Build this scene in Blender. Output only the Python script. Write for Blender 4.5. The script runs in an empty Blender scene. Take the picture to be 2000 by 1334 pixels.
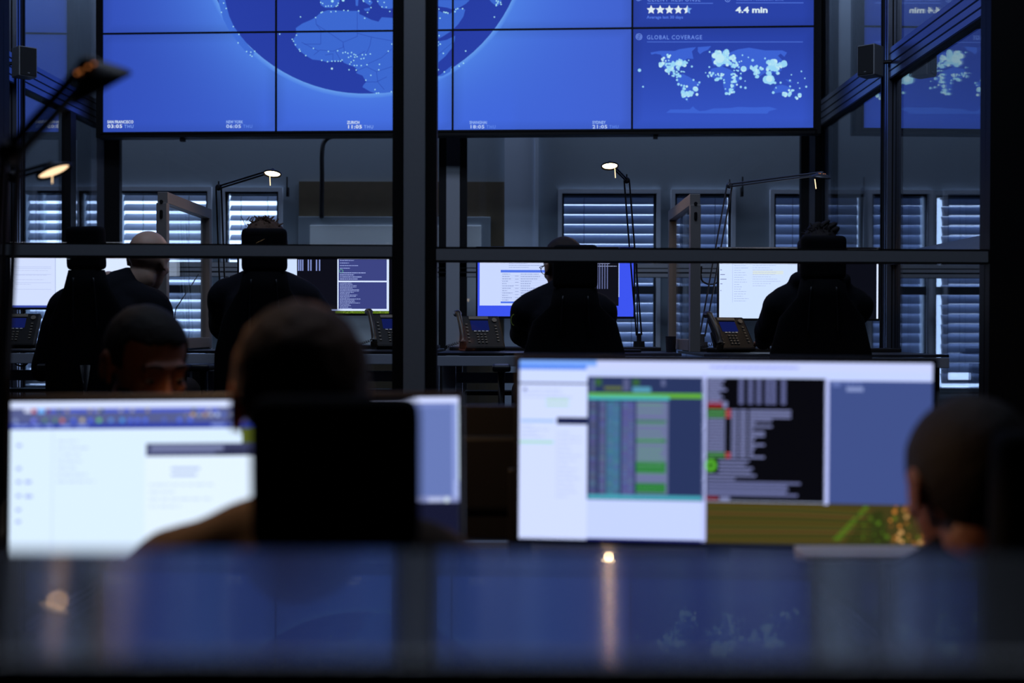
import bpy, bmesh, math, random
from mathutils import Vector, Matrix, Euler
from mathutils.geometry import tessellate_polygon
random.seed(7)
S = bpy.context.scene
PI = math.pi
FPX = 2500.0                      # 45 mm lens on a 36 mm sensor, 2000 px wide

# ------------------------------------------------------------------ camera
CAMZ = 1.22
cam_d = bpy.data.cameras.new('camera')
cam_d.lens = 45.0; cam_d.sensor_width = 36.0
cam_d.clip_start = 0.02; cam_d.clip_end = 100
cam = bpy.data.objects.new('camera', cam_d)
S.collection.objects.link(cam)
cam.location = (0, 0, CAMZ)
RM = Matrix.Rotation(math.atan(10/FPX), 3, 'Z') @ Matrix.Rotation(PI/2 - math.atan(22/FPX), 3, 'X') @ Matrix.Rotation(0.0025, 3, 'Z')
cam.rotation_euler = RM.to_euler()
cam_d.dof.use_dof = True
cam_d.dof.focus_distance = 6.2
cam_d.dof.aperture_fstop = 2.15
S.camera = cam

# ------------------------------------------------------------------ world, light, exposure
W = bpy.data.worlds.new('world'); S.world = W; W.use_nodes = True
wn = W.node_tree.nodes; bgn = wn['Background']
bgn.inputs[0].default_value = (0.56, 0.68, 1.0, 1)
bgn.inputs[1].default_value = 3.2
def area(name, loc, size, sizey, target, col, power):
    l = bpy.data.lights.new(name, 'AREA'); l.shape = 'RECTANGLE'; l.size = size; l.size_y = sizey
    l.color = col; l.energy = power
    o = bpy.data.objects.new(name, l); S.collection.objects.link(o); o.location = loc
    o.rotation_euler = (Vector(target) - Vector(loc)).to_track_quat('-Z', 'Y').to_euler()
    return o
area('near_room_fill', (0.0, 3.45, 4.8), 4.5, 0.5, (0, 4.9, 1.0), (0.64, 0.76, 1.0), 38.0)  # added ambient fill for the partition posts, no fixture hangs here
area('window_wall_fill', (-0.4, 9.3, 4.7), 7.0, 0.3, (-0.4, 9.4, 0), (0.60, 0.70, 1.0), 150.0)  # added fill washing the window wall from above, no real roof opening
area('far_desk_fill', (-0.4, 4.95, 4.75), 4.0, 0.5, (-0.4, 8.0, 0.6), (0.66, 0.74, 1.0), 30.0)  # added fill to lift the far desk edges and posts, not a lamp
S.view_settings.view_transform = 'Standard'
S.view_settings.look = 'None'
S.view_settings.exposure = 0.0
S.view_settings.gamma = 1.0
S.view_settings.use_curve_mapping = False
S.cycles.use_denoising = True
S.cycles.transparent_max_bounces = 32
S.cycles.max_bounces = 10
S.cycles.sample_clamp_indirect = 4.0
S.cycles.caustics_reflective = False
S.cycles.caustics_refractive = False

# ------------------------------------------------------------------ helpers
def at(px, py, Y):
    d = RM @ Vector(((px-1000)/FPX, (667-py)/FPX, -1))
    return Vector((0, 0, CAMZ)) + d*(Y/d.y)
def lin(c):
    out = []
    for v in c:
        v = v/255.0
        out.append(v/12.92 if v <= 0.04045 else ((v+0.055)/1.055)**2.4)
    return out
MATS = {}
def mat(name, col, rough=0.5, metal=0.0, spec=0.5, noise=0.0, scale=20.0, bump=0.0, sss=0.0, trans=0.0):
    if name in MATS: return MATS[name]
    m = bpy.data.materials.new(name); m.use_nodes = True
    nt = m.node_tree; b = nt.nodes['Principled BSDF']
    c = lin(col)
    b.inputs['Base Color'].default_value = (*c, 1)
    b.inputs['Roughness'].default_value = rough
    b.inputs['Metallic'].default_value = metal
    b.inputs['Specular IOR Level'].default_value = spec
    if sss:
        b.inputs['Subsurface Weight'].default_value = sss
        b.inputs['Subsurface Radius'].default_value = (0.02, 0.006, 0.003)
        b.inputs['Subsurface Scale'].default_value = 0.6
    if noise or bump:
        tc = nt.nodes.new('ShaderNodeTexCoord'); n = nt.nodes.new('ShaderNodeTexNoise')
        n.inputs['Scale'].default_value = scale; n.inputs['Detail'].default_value = 4
        nt.links.new(tc.outputs['Object'], n.inputs['Vector'])
        if noise:
            r = nt.nodes.new('ShaderNodeMix'); r.data_type = 'RGBA'
            r.inputs['A'].default_value = (*[x*(1-noise) for x in c], 1)
            r.inputs['B'].default_value = (*[min(1, x*(1+noise)) for x in c], 1)
            nt.links.new(n.outputs['Fac'], r.inputs['Factor'])
            nt.links.new(r.outputs['Result'], b.inputs['Base Color'])
        if bump:
            bp = nt.nodes.new('ShaderNodeBump'); bp.inputs['Strength'].default_value = bump
            bp.inputs['Distance'].default_value = 0.005
            nt.links.new(n.outputs['Fac'], bp.inputs['Height'])
            nt.links.new(bp.outputs['Normal'], b.inputs['Normal'])
    MATS[name] = m
    return m
def emit(name, col, strength=1.0):
    if name in MATS: return MATS[name]
    m = bpy.data.materials.new(name); m.use_nodes = True; nt = m.node_tree
    nt.nodes.clear()
    e = nt.nodes.new('ShaderNodeEmission'); o = nt.nodes.new('ShaderNodeOutputMaterial')
    e.inputs[0].default_value = (*lin(col), 1); e.inputs[1].default_value = strength
    nt.links.new(e.outputs[0], o.inputs[0]); MATS[name] = m
    return m
def display_mat(name, strength):
    """What a display shows: emission from the picture stored on the mesh."""
    if name in MATS: return MATS[name]
    m = bpy.data.materials.new(name); m.use_nodes = True; nt = m.node_tree; nt.nodes.clear()
    a = nt.nodes.new('ShaderNodeVertexColor'); a.layer_name = 'picture'
    e = nt.nodes.new('ShaderNodeEmission'); o = nt.nodes.new('ShaderNodeOutputMaterial')
    e.inputs[1].default_value = strength
    nt.links.new(a.outputs[0], e.inputs[0]); nt.links.new(e.outputs[0], o.inputs[0]); MATS[name] = m
    return m
def glass_mat(name, f0, tint=(0.96, 0.985, 1.0), rough=0.0):
    """Thin architectural glass: clear with a Schlick reflection."""
    if name in MATS: return MATS[name]
    m = bpy.data.materials.new(name); m.use_nodes = True; nt = m.node_tree; nt.nodes.clear()
    N = nt.nodes.new
    lw = N('ShaderNodeLayerWeight'); lw.inputs[0].default_value = 0.5
    p = N('ShaderNodeMath'); p.operation = 'POWER'; p.inputs[1].default_value = 5
    ma = N('ShaderNodeMath'); ma.operation = 'MULTIPLY_ADD'; ma.inputs[1].default_value = 1-f0; ma.inputs[2].default_value = f0
    t = N('ShaderNodeBsdfTransparent'); t.inputs[0].default_value = (*tint, 1)
    g = N('ShaderNodeBsdfGlossy'); g.inputs['Roughness'].default_value = rough
    mx = N('ShaderNodeMixShader'); o = N('ShaderNodeOutputMaterial')
    nt.links.new(lw.outputs['Facing'], p.inputs[0]); nt.links.new(p.outputs[0], ma.inputs[0])
    nt.links.new(ma.outputs[0], mx.inputs[0]); nt.links.new(t.outputs[0], mx.inputs[1]); nt.links.new(g.outputs[0], mx.inputs[2])
    nt.links.new(mx.outputs[0], o.inputs[0]); MATS[name] = m
    return m

def link(o, parent=None):
    S.collection.objects.link(o)
    if parent is not None: o.parent = parent
    return o
def obj(name, bm, m, parent=None, smooth=False, mats=None):
    me = bpy.data.meshes.new(name)
    bmesh.ops.recalc_face_normals(bm, faces=bm.faces)
    bm.to_mesh(me); bm.free()
    for x in (mats or [m]): me.materials.append(x)
    if smooth:
        for p in me.polygons: p.use_smooth = True
    o = bpy.data.objects.new(name, me)
    return link(o, parent)
def tag(o, label=None, cat=None, group=None, kind=None):
    if label: o['label'] = label
    if cat: o['category'] = cat
    if group: o['group'] = group
    if kind: o['kind'] = kind
    return o
def thing(name, label, cat, loc=(0, 0, 0), rotz=0, group=None):
    o = bpy.data.objects.new(name, None); S.collection.objects.link(o)
    o.empty_display_size = 0.1
    o.location = loc; o.rotation_euler = (0, 0, rotz)
    return tag(o, label, cat, group)
def B(): return bmesh.new()
def xf(loc=(0, 0, 0), rot=(0, 0, 0), sc=(1, 1, 1)):
    return Matrix.Translation(Vector(loc)) @ Euler(rot).to_matrix().to_4x4() @ Matrix.Diagonal((*sc, 1))
def box(bm, c, s, rot=(0, 0, 0), bev=0.0, M=None, seg=2):
    m = xf(c, rot, s)
    if M is not None: m = M @ m
    r = bmesh.ops.create_cube(bm, size=1.0, matrix=m)
    if bev > 0:
        es = list({e for v in r['verts'] for e in v.link_edges})
        bmesh.ops.bevel(bm, geom=es, offset=bev, segments=seg, affect='EDGES', profile=0.6)
    return bm
def span(bm, p0, p1, bev=0.0):
    c = [(a+b)/2 for a, b in zip(p0, p1)]; s = [abs(b-a) for a, b in zip(p0, p1)]
    return box(bm, c, s, bev=bev)
def cyl(bm, p0, p1, r0, r1=None, n=16):
    p0 = Vector(p0); p1 = Vector(p1); d = p1-p0
    if r1 is None: r1 = r0
    m = Matrix.Translation((p0+p1)/2) @ d.to_track_quat('Z', 'Y').to_matrix().to_4x4()
    bmesh.ops.create_cone(bm, cap_ends=True, cap_tris=False, segments=n, radius1=r0, radius2=r1, depth=d.length, matrix=m)
    return bm
def ball(bm, c, r, rot=(0, 0, 0), sub=3, M=None):
    if isinstance(r, (int, float)): r = (r, r, r)
    m = xf(c, rot, r)
    if M is not None: m = M @ m
    bmesh.ops.create_icosphere(bm, subdivisions=sub, radius=1.0, matrix=m)
    return bm
def tube(bm, pts, r, n=8):
    pts = [Vector(p) for p in pts]; rings = []
    for i, p in enumerate(pts):
        d = (pts[min(i+1, len(pts)-1)] - pts[max(i-1, 0)]).normalized()
        q = d.to_track_quat('Z', 'Y')
        rr = r[i] if isinstance(r, (list, tuple)) else r
        rings.append([bm.verts.new(p + q @ Vector((math.cos(a)*rr, math.sin(a)*rr, 0))) for a in [2*PI*k/n for k in range(n)]])
    for a, b in zip(rings, rings[1:]):
        for k in range(n): bm.faces.new((a[k], a[(k+1) % n], b[(k+1) % n], b[k]))
    bm.faces.new(rings[0][::-1]); bm.faces.new(rings[-1])
    return bm
def spline(pts, n=8):
    pts = [Vector(p) for p in pts]; out = []
    P = [pts[0]*2-pts[1]] + pts + [pts[-1]*2-pts[-2]]
    for i in range(1, len(P)-2):
        for k in range(n):
            t = k/n; a, b, c, d = P[i-1], P[i], P[i+1], P[i+2]
            out.append(0.5*((2*b)+(c-a)*t+(2*a-5*b+4*c-d)*t*t+(3*b-a-3*c+d)*t**3))
    out.append(pts[-1]); return out
def lathe(bm, prof, n=32, M=None):
    rings = []
    for r, z in prof:
        ring = []
        for k in range(n):
            v = Vector((r*math.cos(2*PI*k/n), r*math.sin(2*PI*k/n), z))
            ring.append(bm.verts.new(M @ v if M is not None else v))
        rings.append(ring)
    for a, b in zip(rings, rings[1:]):
        for k in range(n): bm.faces.new((a[k], a[(k+1) % n], b[(k+1) % n], b[k]))
    bm.faces.new(rings[0][::-1]); bm.faces.new(rings[-1])
    return bm
def loft(bm, rings, n=20):
    """rings: (center, half x, half y, rot matrix or None)"""
    rr = []
    for c, a, b, R in rings:
        ring = []
        for k in range(n):
            t = 2*PI*k/n; e = 0.85
            x = math.copysign(abs(math.cos(t))**e, math.cos(t))*a; y = math.copysign(abs(math.sin(t))**e, math.sin(t))*b
            v = Vector((x, y, 0)); v = R @ v if R is not None else v
            ring.append(bm.verts.new(Vector(c)+v))
        rr.append(ring)
    for a, b in zip(rr, rr[1:]):
        for k in range(n): bm.faces.new((a[k], a[(k+1) % n], b[(k+1) % n], b[k]))
    bm.faces.new(rr[0][::-1]); bm.faces.new(rr[-1])
    return bm
def fused(name, bm, m, parent, voxel=0.01, it=4, noise=0.0, ns=30):
    """Union of the overlapping volumes in bm as ONE continuous skin."""
    me = bpy.data.meshes.new(name+'_src'); bmesh.ops.recalc_face_normals(bm, faces=bm.faces); bm.to_mesh(me); bm.free()
    o = bpy.data.objects.new(name+'_src', me); S.collection.objects.link(o)
    r = o.modifiers.new('r', 'REMESH'); r.mode = 'VOXEL'; r.voxel_size = voxel; r.use_smooth_shade = True
    if it:
        s = o.modifiers.new('s', 'SMOOTH'); s.factor = 0.5; s.iterations = it
    dg = bpy.context.evaluated_depsgraph_get(); dg.update()
    out = bpy.data.meshes.new_from_object(o.evaluated_get(dg), depsgraph=dg)
    bpy.data.objects.remove(o); bpy.data.meshes.remove(me)
    out.name = name
    out.materials.clear(); out.materials.append(m)
    if noise:
        from mathutils import noise as nz
        for v in out.vertices:
            v.co += v.normal*nz.noise(v.co*ns)*noise
    for p in out.polygons: p.use_smooth = True
    return link(bpy.data.objects.new(name, out), parent)

# canvases for displays -------------------------------------------------
_font_cache = {}
def text2d(s, size, bold=0.0, space=1.0):
    k = (s, round(size, 4), bold, space)
    if k in _font_cache: return _font_cache[k]
    cu = bpy.data.curves.new('t', 'FONT'); cu.body = s; cu.size = size; cu.offset = bold; cu.space_character = space
    cu.resolution_u = 2; cu.fill_mode = 'FRONT'
    o = bpy.data.objects.new('t', cu); S.collection.objects.link(o)
    dg = bpy.context.evaluated_depsgraph_get(); dg.update()
    me = bpy.data.meshes.new_from_object(o.evaluated_get(dg), depsgraph=dg)
    vs = [(v.co.x, v.co.y) for v in me.vertices]; fs = [tuple(p.vertices) for p in me.polygons]
    bpy.data.objects.remove(o); bpy.data.curves.remove(cu); bpy.data.meshes.remove(me)
    _font_cache[k] = (vs, fs); return vs, fs
class Canvas:
    """flat display picture; mapping f(px, py, lift) -> 3D point"""
    def __init__(s, f, step=0.0002): s.v = []; s.f = []; s.c = []; s.map = f; s.step = step; s.z = 0; s.clip = None
    def up(s): s.z += 1
    def poly(s, pts, col):
        if isinstance(col[0], (int, float)): cc = [(*lin(col), 1)]*len(pts)
        else: cc = [(*lin(c), 1) for c in col]
        if s.clip:
            x0, y0, x1, y1 = s.clip
            pts = [(min(max(x, x0), x1), min(max(y, y0), y1)) for x, y in pts]
        n = len(s.v)
        s.v += [s.map(x, y, s.z*s.step) for x, y in pts]
        if len(pts) == 4 or len(pts) == 3:
            s.f.append(tuple(range(n, n+len(pts)))); s.c.append(cc)
        else:
            for t in tessellate_polygon([[Vector((x, y, 0)) for x, y in pts]]):
                s.f.append(tuple(n+i for i in t)); s.c.append([cc[i] for i in t])
    def rect(s, x0, y0, x1, y1, col): s.poly([(x0, y0), (x1, y0), (x1, y1), (x0, y1)], col)
    def disc(s, x, y, r, col, n=10, ry=None): s.poly([(x+r*math.cos(2*PI*k/n), y+(ry or r)*math.sin(2*PI*k/n)) for k in range(n)], col)
    def ring(s, x, y, r, w, col, n=20):
        for k in range(n):
            a, b = 2*PI*k/n, 2*PI*(k+1)/n
            s.poly([(x+r*math.cos(a), y+r*math.sin(a)), (x+r*math.cos(b), y+r*math.sin(b)), (x+(r-w)*math.cos(b), y+(r-w)*math.sin(b)), (x+(r-w)*math.cos(a), y+(r-w)*math.sin(a))], col)
    def line(s, pts, w, col):
        for (x0, y0), (x1, y1) in zip(pts, pts[1:]):
            d = math.hypot(x1-x0, y1-y0) or 1; nx, ny = -(y1-y0)/d*w/2, (x1-x0)/d*w/2
            s.poly([(x0+nx, y0+ny), (x1+nx, y1+ny), (x1-nx, y1-ny), (x0-nx, y0-ny)], col)
    def text(s, txt, x, y, size, col, bold=0.0, space=1.0, width=None):
        vs, fs = text2d(txt, size, bold, space)
        if not vs: return
        k = 1.0
        if width: k = width/max(v[0] for v in vs)
        n = len(s.v); s.v += [s.map(x+a*k, y-b, s.z*s.step) for a, b in vs]
        for f in fs: s.f.append(tuple(n+i for i in f)); s.c.append([(*lin(col), 1)]*len(f))
    def build(s, name, m, parent=None):
        me = bpy.data.meshes.new(name); me.from_pydata([tuple(v) for v in s.v], [], s.f)
        a = me.color_attributes.new('picture', 'FLOAT_COLOR', 'CORNER')
        flat = []
        for f, c in zip(s.f, s.c):
            for q in c: flat += list(q)
        a.data.foreach_set('color', flat)
        me.materials.append(m)
        return link(bpy.data.objects.new(name, me), parent)

# ------------------------------------------------------------------ materials
M_alu = mat('anodised_aluminium', (150, 156, 166), 0.5, 0.25, noise=0.05, scale=60)
M_alu_side = mat('brushed_aluminium_rail', (150, 155, 170), 0.3, 0.85, noise=0.05, scale=60)
M_black = mat('black_plastic', (18, 18, 22), 0.5, noise=0.1)
M_gasket = mat('black_rubber_gasket', (10, 10, 14), 0.6, spec=0.3)
M_wall = mat('pale_painted_panel', (140, 150, 158), 0.75, noise=0.05, scale=4)
M_wood = mat('brown_particle_board', (98, 84, 62), 0.8, noise=0.2, scale=14)
M_frame = mat('pale_window_frame', (198, 204, 214), 0.5)
M_framed = mat('dark_window_rebate', (28, 34, 42), 0.6)
M_board = mat('whiteboard', (238, 242, 240), 0.35)
M_dark = mat('dark_wall_paint', (34, 36, 44), 0.8, noise=0.1, scale=3)
M_floor = mat('dark_carpet', (30, 32, 40), 0.95, noise=0.3, scale=120, bump=0.3)
M_ceil = mat('dark_ceiling', (44, 47, 56), 0.9)
M_desk = mat('grey_desk_laminate', (165, 170, 184), 0.45)
M_desktop = mat('black_desk_top', (22, 23, 28), 0.4)
M_fab = mat('black_chair_fabric', (13, 13, 17), 0.9, spec=0.15, noise=0.2, scale=200, bump=0.2)
M_plast = mat('black_moulded_plastic', (20, 20, 26), 0.42)
M_glassF = glass_mat('clear_partition_glass', 0.022)
M_glassS = glass_mat('coated_side_glass', 0.26, (0.9, 0.93, 0.97))
M_glassW = glass_mat('window_glass', 0.03)
M_disp = display_mat('display_picture', 1.1)
M_dispw = display_mat('video_wall_picture', 0.96)
M_chrome = mat('satin_metal', (150, 152, 158), 0.3, 1.0)

# ------------------------------------------------------------------ shell
YF = 9.6
def struct(name, bm, m): return tag(obj(name, bm, m), kind='structure')
b = B(); span(b, (-7, -4, -0.1), (7, 4.4, 0)); struct('floor', b, M_floor)
b = B(); span(b, (-7, 4.4, -0.1), (7, 10.0, 0.36)); struct('floor_raised', b, M_floor)
b = B(); span(b, (-7, -4, 4.9), (7, 10.0, 5.0)); struct('ceiling', b, M_ceil)
b = B(); span(b, (-7.1, -4, 0), (-7, 10.0, 4.9)); struct('wall_left', b, M_dark)
b = B(); span(b, (7, -4, 0), (7.1, 10.0, 4.9)); struct('wall_right', b, M_dark)
b = B(); span(b, (-7, -4.1, 0), (7, -4, 4.9)); struct('wall_back', b, M_dark)

def wx(px): return at(px, 560, YF).x
def wz(py): return at(1000, py, YF).z
# windows: x px range, top, bottom, slat style, extra
WIN = [(-95, 18, 374, 744, 'open'), (42, 126, 375, 744, 'open'), (156, 206, 375, 744, 'open'),
       (231, 407, 375, 744, 'open'), (441, 545, 376, 744, 'bright'),
       (1097, 1281, 378, 744, 'mid'), (1317, 1427, 378, 744, 'shut'), (1510, 1684, 378, 744, 'shut'), (1700, 1808, 378, 768, 'shut'),
       (1824, 1990, 380, 768, 'gap')]
b = B()
ztop, zsil = wz(376), wz(756)
span(b, (-7, YF, ztop), (7, YF+0.25, 4.9)); span(b, (-7, YF, 0.36), (7, YF+0.25, zsil))
edges = [-7.0]
for w in WIN: edges += [wx(w[0])-0.03, wx(w[1])+0.03]
edges.append(7.0)
for k in range(0, len(edges), 2): span(b, (edges[k], YF, zsil), (edges[k+1], YF+0.25, ztop))
struct('wall_front', b, M_wall)
M_slat = {}
def slatmat(name, dif, tr, mixf):
    m = bpy.data.materials.new(name); m.use_nodes = True; nt = m.node_tree; nt.nodes.clear()
    d = nt.nodes.new('ShaderNodeBsdfDiffuse'); t = nt.nodes.new('ShaderNodeBsdfTranslucent'); x = nt.nodes.new('ShaderNodeMixShader')
    o = nt.nodes.new('ShaderNodeOutputMaterial')
    d.inputs[0].default_value = (*lin(dif), 1); t.inputs[0].default_value = (*lin(tr), 1); x.inputs[0].default_value = mixf
    nt.links.new(d.outputs[0], x.inputs[1]); nt.links.new(t.outputs[0], x.inputs[2]); nt.links.new(x.outputs[0], o.inputs[0])
    return m
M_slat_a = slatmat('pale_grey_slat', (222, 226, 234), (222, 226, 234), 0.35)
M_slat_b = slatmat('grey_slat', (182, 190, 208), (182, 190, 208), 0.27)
M_cord = mat('blind_cord', (60, 66, 76), 0.8)
def blind(x0, x1, z0, z1, style, label):
    y = YF+0.13
    t = thing('window_blind', label, 'blind', ((x0+x1)/2, y, z0), 0, 'slatted blinds outside the far windows')
    pitch = 0.0745
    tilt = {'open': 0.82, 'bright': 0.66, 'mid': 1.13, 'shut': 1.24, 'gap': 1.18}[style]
    n = int((z1-z0)/pitch)
    h = (x1-x0)/2-0.004
    b = B(); w = 0.080
    ncol = 5
    for i in range(n+1):
        zc = (z1-z0)-0.03-pitch*i
        if zc < 0.02: break
        ver = []
        for k in range(ncol):
            u = k/(ncol-1)-0.5
            # curved profile in the (y, z) plane, inner edge down, outer edge up
            yy = u*w; zz = 0.008*(1-4*u*u)
            cy, sy = math.cos(tilt), math.sin(tilt)
            Y2 = yy*cy - zz*sy; Z2 = yy*sy + zz*cy
            ver.append((Y2, zc+Z2))
        vs = [[b.verts.new((sx*h, a, c)) for a, c in ver] for sx in (-1, 1)]
        vs2 = [[b.verts.new((sx*h, a+0.0006*math.sin(tilt), c-0.0006)) for a, c in ver] for sx in (-1, 1)]
        for k in range(ncol-1):
            b.faces.new((vs[0][k], vs[1][k], vs[1][k+1], vs[0][k+1]))
            b.faces.new((vs2[0][k], vs2[0][k+1], vs2[1][k+1], vs2[1][k]))
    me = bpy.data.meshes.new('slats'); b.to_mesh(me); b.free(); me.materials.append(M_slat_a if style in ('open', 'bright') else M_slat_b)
    for p in me.polygons: p.use_smooth = True
    link(bpy.data.objects.new('slats', me), t)
    b = B(); span(b, (-h, -0.04, z1-z0-0.012), (h, 0.04, z1-z0+0.01)); obj('head_rail', b, M_framed, t)
    for sx in (-0.52, 0.52):
        b = B()
        tube(b, [(sx*h-0.004*(k % 2), -0.045-0.006*(k % 2), (z1-z0)-0.02-pitch*k/2) for k in range(int(2*(z1-z0-0.05)/pitch))], 0.0018, 5)
        obj('ladder_cord', b, M_cord, t)
wlabels = ['slatted blind at the far left edge, cut by the frame behind the lamp arms', 'slatted blind just below the tilted lit lamp at left', 'narrow sliver of slatted blind between posts at left',
  'wide slatted blind behind the bald man and the left desk divider', 'bright slatted blind behind the hair of the second far worker',
  'broad slatted blind with bright left edge behind the man in glasses', 'slatted blind seen behind the right desk divider post', 'slatted blind behind the spiky haired worker', 'slatted blind seen through the right side glass beside its post',
  'slatted blind at far right beside the bright uncovered strip']
for i, (xa, xb, ya, yb, st) in enumerate(WIN):
    x0, x1, z0, z1 = wx(xa), wx(xb), wz(yb), wz(ya)
    b = B(); f = 0.03
    for (c0, c1) in (((x0-f, z0-f), (x0, z1+f)), ((x1, z0-f), (x1+f, z1+f)), ((x0, z1), (x1, z1+f)), ((x0, z0-f), (x1, z0))):
        span(b, (c0[0], YF-0.035, c0[1]), (c1[0], YF+0.06, c1[1]))
    wo = obj('window_%d' % (i+1), b, M_frame); tag(wo, kind='structure')
    b = B()
    g = 0.016
    for (c0, c1) in (((x0, z0), (x0+g, z1)), ((x1-g, z0), (x1, z1)), ((x0, z1-g), (x1, z1)), ((x0, z0), (x1, z0+g))):
        span(b, (c0[0], YF-0.01, c0[1]), (c1[0], YF+0.05, c1[1]))
    tz = wz(566); span(b, (x0, YF-0.02, tz-0.03), (x1, YF+0.05, tz+0.03))
    obj('window_sash', b, M_framed, wo)
    b = B(); span(b, (x0+g, YF+0.012, z0+g), (x1-g, YF+0.02, z1-g)); obj('window_pane', b, M_glassW, wo)
    bx0 = x0+0.002
    if st == 'gap': bx0 = wx(1848)
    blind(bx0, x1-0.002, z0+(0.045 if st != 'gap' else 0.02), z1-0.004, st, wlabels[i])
# inner wall furniture between the windows
b = B(); span(b, (wx(585), YF-0.03, 0.36), (wx(985), YF, wz(356))); struct('trim_1', b, M_wood)
b = B(); span(b, (wx(985), YF-0.06, 0.36), (wx(1044), YF, 3.2)); span(b, (wx(1044), YF-0.075, 0.36), (wx(1051), YF, 3.2)); struct('trim_2', b, mat('pale_column_panel', (190, 200, 214), 0.7))
t = thing('whiteboard', 'pale board on brown panelling behind the centre post', 'board', (wx(772), YF-0.03, wz(690)))
b = B(); span(b, (wx(585)-wx(772), -0.03, 0), (wx(958)-wx(772), 0, wz(425)-wz(690)), bev=0.004); obj('backing_board', b, M_wall, t)
b = B(); span(b, (wx(608)-wx(772), -0.042, 0.05), (wx(940)-wx(772), -0.03, wz(442)-wz(690)), bev=0.003); obj('writing_surface', b, M_board, t)
b = B()
pts = spline([at(775, 265, YF-0.12), at(690, 265, YF-0.12), at(652, 266, YF-0.12), at(634, 276, YF-0.12), at(629, 300, YF-0.12), at(629, 350, YF-0.1), at(628, 424, YF-0.06)], 8)
tube(b, pts, 0.017, 10)
tag(obj('wall_cable', b, mat('black_cable_sleeve', (14, 14, 20), 0.6), smooth=True), 'black cable duct bending down the wall below the video wall', 'cable')
for px, wi in ((562, 5), (1449, 7)):
    w0 = bpy.data.objects['window_%d' % wi]; c = at(px, 375, YF-0.035)
    b = B(); box(b, c, (0.022, 0.03, 0.07), bev=0.004); cyl(b, c+Vector((0, -0.03, 0)), c+Vector((0, -0.03, 0.11)), 0.006, n=8); cyl(b, c, c+Vector((0, -0.034, 0)), 0.006, n=8)
    obj('window_handle', b, M_black, w0)

# ------------------------------------------------------------------ glass partitions
def rbox_obj(name, p0, p1, m, parent, bev=0.0):
    b = B(); span(b, p0, p1, bev); return obj(name, b, m, parent)
# front partition
YP = 4.6
def fp(px, py=645): return at(px, py, YP)
t = thing('front_glass_partition', 'grey metal framed glass partition crossing the whole view between the two rooms', 'glass wall', (0, YP, 0.0))
def L(p): return Vector(p)-Vector((0, YP, 0))
topz = 4.88
x = [fp(q).x for q in (767, 790, 831, 853)]
rbox_obj('centre_post', (x[1], -0.05, 0), (x[2], 0.05, topz), M_alu, t, 0.002)
rbox_obj('gasket', (x[0], -0.02, 0), (x[1], 0.045, topz), M_gasket, t)
rbox_obj('gasket', (x[2], -0.02, 0), (x[3], 0.045, topz), M_gasket, t)
xr0, xr1 = fp(1924).x, fp(2090).x
rbox_obj('end_post', (xr0, -0.04, 0), (xr1, 0.06, topz), M_gasket, t)
xl0, xl1 = fp(-80).x, fp(6).x
rbox_obj('end_post', (xl0, -0.04, 0), (xl1, 0.06, topz), M_gasket, t)
def crossrail(xa, xb, ya0, ya1, yb0, yb1):
    b = B(); z = [L(at(xa, ya0, YP)), L(at(xa, ya1, YP)), L(at(xb, yb0, YP)), L(at(xb, yb1, YP))]
    vs = []
    for yy in (-0.03, 0.03):
        for p in (z[0], z[2], z[3], z[1]): vs.append(b.verts.new((p.x, yy, p.z)))
    for f in ((0, 1, 2, 3), (7, 6, 5, 4), (0, 4, 5, 1), (1, 5, 6, 2), (2, 6, 7, 3), (3, 7, 4, 0)): b.faces.new([vs[i] for i in f])
    return b
obj('cross_rail', crossrail(6, 767, 478, 499, 482, 502), M_alu, t)
obj('gasket', crossrail(6, 767, 475, 478, 479, 482), M_gasket, t)
obj('gasket', crossrail(6, 767, 499, 503, 502, 506), M_gasket, t)
obj('cross_rail', crossrail(853, 1924, 487, 509, 492, 513), M_alu, t)
obj('gasket', crossrail(853, 1924, 483, 487, 488, 492), M_gasket, t)
obj('gasket', crossrail(853, 1924, 509, 512, 513, 516), M_gasket, t)
for xa, xb, zz in ((fp(6).x, x[0], fp(400, 490).z), (x[3], xr0, fp(1400, 500).z)):
    rbox_obj('glass_pane', (xa, 0.004, zz+0.03), (xb, 0.012, topz-0.1), M_glassF, t)
    rbox_obj('glass_pane', (xa, 0.004, 0.3), (xb, 0.012, zz-0.03), M_glassF, t)
    rbox_obj('bottom_rail', (xa, -0.03, 0.36), (xb, 0.03, 0.46), M_alu, t)
    rbox_obj('top_rail', (xa, -0.03, topz-0.1), (xb, 0.03, topz), M_alu, t)

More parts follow.
